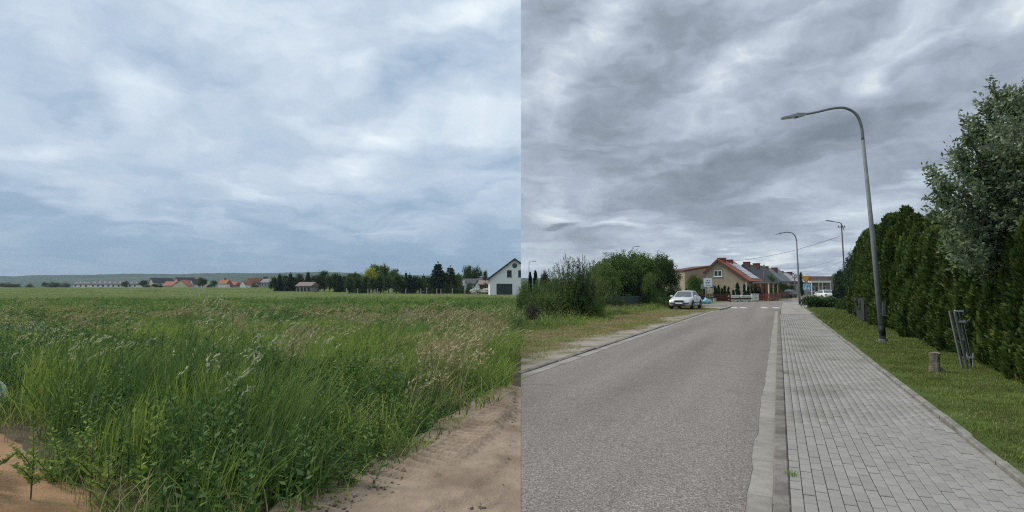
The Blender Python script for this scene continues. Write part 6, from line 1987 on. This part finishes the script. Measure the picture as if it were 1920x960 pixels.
# ------------------------------------------------------------------ cars
def car(label, loc, rotz, paint, name='parked_car', group=None, rear=False):
    e = thing(name, label, 'car', loc, rotz, group)
    # stations along x (front = +x): half width, sill height, shoulder height
    st = [(-2.20, .66, .42, .86), (-2.12, .76, .28, .93), (-1.75, .83, .24, .97), (-1.0, .855, .22, .95), (0, .86, .22, .93), (.95, .855, .22, .93), (1.45, .84, .23, .87), (1.95, .80, .26, .79), (2.15, .74, .30, .70), (2.22, .64, .38, .60)]
    V, Fc = [], []
    ring = 11
    for x, w, zb, zt in st:
        V += [(x, -w * .9, zb), (x, -w * .99, zb + .10), (x, -w, zb + (zt - zb) * .55), (x, -w * .965, zt - .09), (x, -w * .88, zt - .015), (x, 0, zt + .025),
              (x, w * .88, zt - .015), (x, w * .965, zt - .09), (x, w, zb + (zt - zb) * .55), (x, w * .99, zb + .10), (x, w * .9, zb)]
    for i in range(len(st) - 1):
        for k in range(ring): Fc.append((i * ring + k, (i + 1) * ring + k, (i + 1) * ring + (k + 1) % ring, i * ring + (k + 1) % ring))
    Fc.append(tuple(range(ring))); Fc.append(tuple((len(st) - 1) * ring + k for k in range(ring - 1, -1, -1)))
    body = MB().add(V, Fc).build('body', M[paint], e, True)
    # cabin: pillars and roof in body colour
    B = [(.98, .73, .915), (-1.62, .70, .945)]; T = [(.22, .55, 1.385), (-.95, .54, 1.395)]
    c = MB()
    V = [(x, s * w, z) for x, w, z in B for s in (-1, 1)] + [(x, s * w, z) for x, w, z in T for s in (-1, 1)] + [(-.1, 0, 1.425), (-.8, 0, 1.425)]
    c.add(V, [(0, 1, 5, 4), (3, 2, 6, 7), (2, 0, 4, 6), (1, 3, 7, 5), (4, 5, 8), (5, 7, 9, 8), (7, 6, 9), (6, 4, 8, 9)])
    c.build('cabin', M[paint], e)
    def lerp(a, b, u): return tuple(a[i] + (b[i] - a[i]) * u for i in range(3))
    def pane(name, p00, p10, p11, p01, off):
        f = lambda p: (p[0] + off[0], p[1] + off[1], p[2] + off[2])
        return MB().add([f(p00), f(p10), f(p11), f(p01)], [(0, 1, 2, 3)]).build(name, M['carglass'], e)
    def bil(q, u, v): return lerp(lerp(q[0], q[1], u), lerp(q[3], q[2], u), v)
    def inset(q, u0, u1, v0, v1): return [bil(q, u0, v0), bil(q, u1, v0), bil(q, u1, v1), bil(q, u0, v1)]
    ws = [(.98, -.73, .915), (.98, .73, .915), (.22, .55, 1.385), (.22, -.55, 1.385)]
    pane('windscreen', *inset(ws, .05, .95, .06, .93), (.012, 0, .012))
    rw = [(-1.62, .70, .945), (-1.62, -.70, .945), (-.95, -.54, 1.395), (-.95, .54, 1.395)]
    pane('rear_window', *inset(rw, .06, .94, .10, .92), (-.012, 0, .012))
    for s in (-1, 1):
        sw = [(.98, s * .73, .915), (-1.62, s * .70, .945), (-.95, s * .54, 1.395), (.22, s * .55, 1.385)]
        pane('side_window', *inset(sw, .08, .46, .10, .90), (0, s * .014, .005))
        pane('side_window', *inset(sw, .50, .90, .10, .90), (0, s * .014, .005))
        MB().box(-2.0, 1.95, min(s * .862, s * .875), max(s * .862, s * .875), .50, .545).build('side_moulding', M['plastic'], e)
        hl = MB().add([(2.165, s * .34, .60), (2.225, s * .34, .70), (2.10, s * .70, .73), (2.10, s * .72, .60), (2.23, s * .36, .60)], [(0, 1, 2, 3)])
        MB().add([(2.245, s * .36, .585), (2.19, s * .735, .58), (2.12, s * .745, .69), (2.20, s * .36, .705)], [(0, 1, 2, 3) if s > 0 else (3, 2, 1, 0)]).build('headlight', M['lens'], e)
        MB().box(-2.235, -2.10, min(s * .46, s * .74), max(s * .46, s * .74), .66, .82).build('tail_light', M['redlens'], e)
        mr = MB().cbox(.70, .86, min(s * .80, s * .99), max(s * .80, s * .99), .93, 1.06, .03).build('mirror', M[paint], e)
        MB().box(.02, .04, min(s * .858, s * .868), max(s * .858, s * .868), .30, .90).build('door_gap', M['plastic'], e)
        MB().box(-.35, -.18, min(s * .862, s * .878), max(s * .862, s * .878), .76, .79).build('door_handle', M['plastic'], e)
    MB().box(2.20, 2.252, -.34, .34, .575, .70).build('grille', M['plastic'], e)
    MB().box(2.16, 2.27, -.70, .70, .46, .52).build('bumper_strip', M['plastic'], e)
    MB().box(2.10, 2.255, -.45, .45, .30, .40).build('air_intake', M['plastic'], e)
    MB().box(2.271, 2.285, -.26, .26, .43, .54).build('number_plate', M['signwhite'], e)
    MB().box(-2.25, -2.22, -.26, .26, .58, .69).build('number_plate', M['signwhite'], e)
    wm = MB().lathe([(.19, -.10), (.30, -.10), (.315, -.07), (.315, .07), (.30, .10), (.19, .10)], 'y', 20).data('wheel', M['tyre'], True)
    rm = MB().lathe([(.05, -.112), (.10, -.09), (.20, -.102), (.20, .102), (.10, .09), (.05, .112)], 'y', 16).data('rim', M['rim'])
    am = MB().lathe([(.375, -.012), (.375, .012)], 'y', 20).data('wheel_arch', M['plastic'])
    for x in (1.35, -1.35):
        for s in (-1, 1):
            w = link('wheel', wm, e, (x, s * .775, .315)); link('rim', rm, w)
            link('wheel_arch', am, e, (x, s * .856, .34))
    return e
p = G(1286, 579.5)
car('silver saloon car parked on the grass verge', (p.x, p.y, .02), math.radians(-119), 'carpaint')
p = at_px(1479, 104, 0)
car('dark car with bright roof parked before the garden fence', p, -math.pi / 2 - math.radians(40), 'cardark', group='cars down the street')
p = at_px(1545.5, 84, 0)
car('white car seen from behind on the street beyond the juniper', p, math.pi / 2 - math.radians(8), 'carwhite', group='cars down the street')

# weeds that grow out of the joints of the pavement
def joint_weed(label, px, py, n, r):
    p = G(px, py, KH)
    rng = np.random.default_rng(int(px))
    V, Fc, *_ = blades(rng, n, r, .03, .09, .006, 1.0, 3)
    me = mesh_data('weed_tuft', [(V, Fc, 0)], [M['grass']]); add_rnd(me, 3, 2)
    tag(link('weed_tuft', me, None, (p.x, p.y, KH - .01)), label, 'weed')
joint_weed('small weed tuft between kerb and pavers in the foreground', 1484, 892, 40, .05)
joint_weed('small weed tuft between kerb and pavers further up', 1468, 617, 30, .10)
joint_weed('weed tuft in the kerb joint a third of the way up the pavement', 1472, 700, 26, .06)
joint_weed('weed tuft in the kerb joint halfway up the pavement', 1469, 655, 26, .07)
joint_weed('weed tuft at the lawn edging low on the right', 1800, 806, 30, .05)
joint_weed('weed tuft at the lawn edging by the lamp post', 1640, 681, 30, .07)
joint_weed('weed tuft at the lawn edging in line with the stump', 1700, 729, 34, .07)

# ------------------------------------------------------------------ the air: distance fades to blue-grey
def build_haze():
    m = bpy.data.materials.new('haze_air'); m.use_nodes = True
    nt = m.node_tree; nt.nodes.clear()
    v = nt.nodes.new('ShaderNodeVolumePrincipled')
    v.inputs['Color'].default_value = (.62, .76, .92, 1)
    v.inputs['Density'].default_value = .00013
    v.inputs['Anisotropy'].default_value = .2
    out = nt.nodes.new('ShaderNodeOutputMaterial'); nt.links.new(v.outputs[0], out.inputs['Volume'])
    o = MB().box(-4300, 4300, -30, 5200, -6, 130).build('haze', m)
    tag(o, kind='stuff')
build_haze()
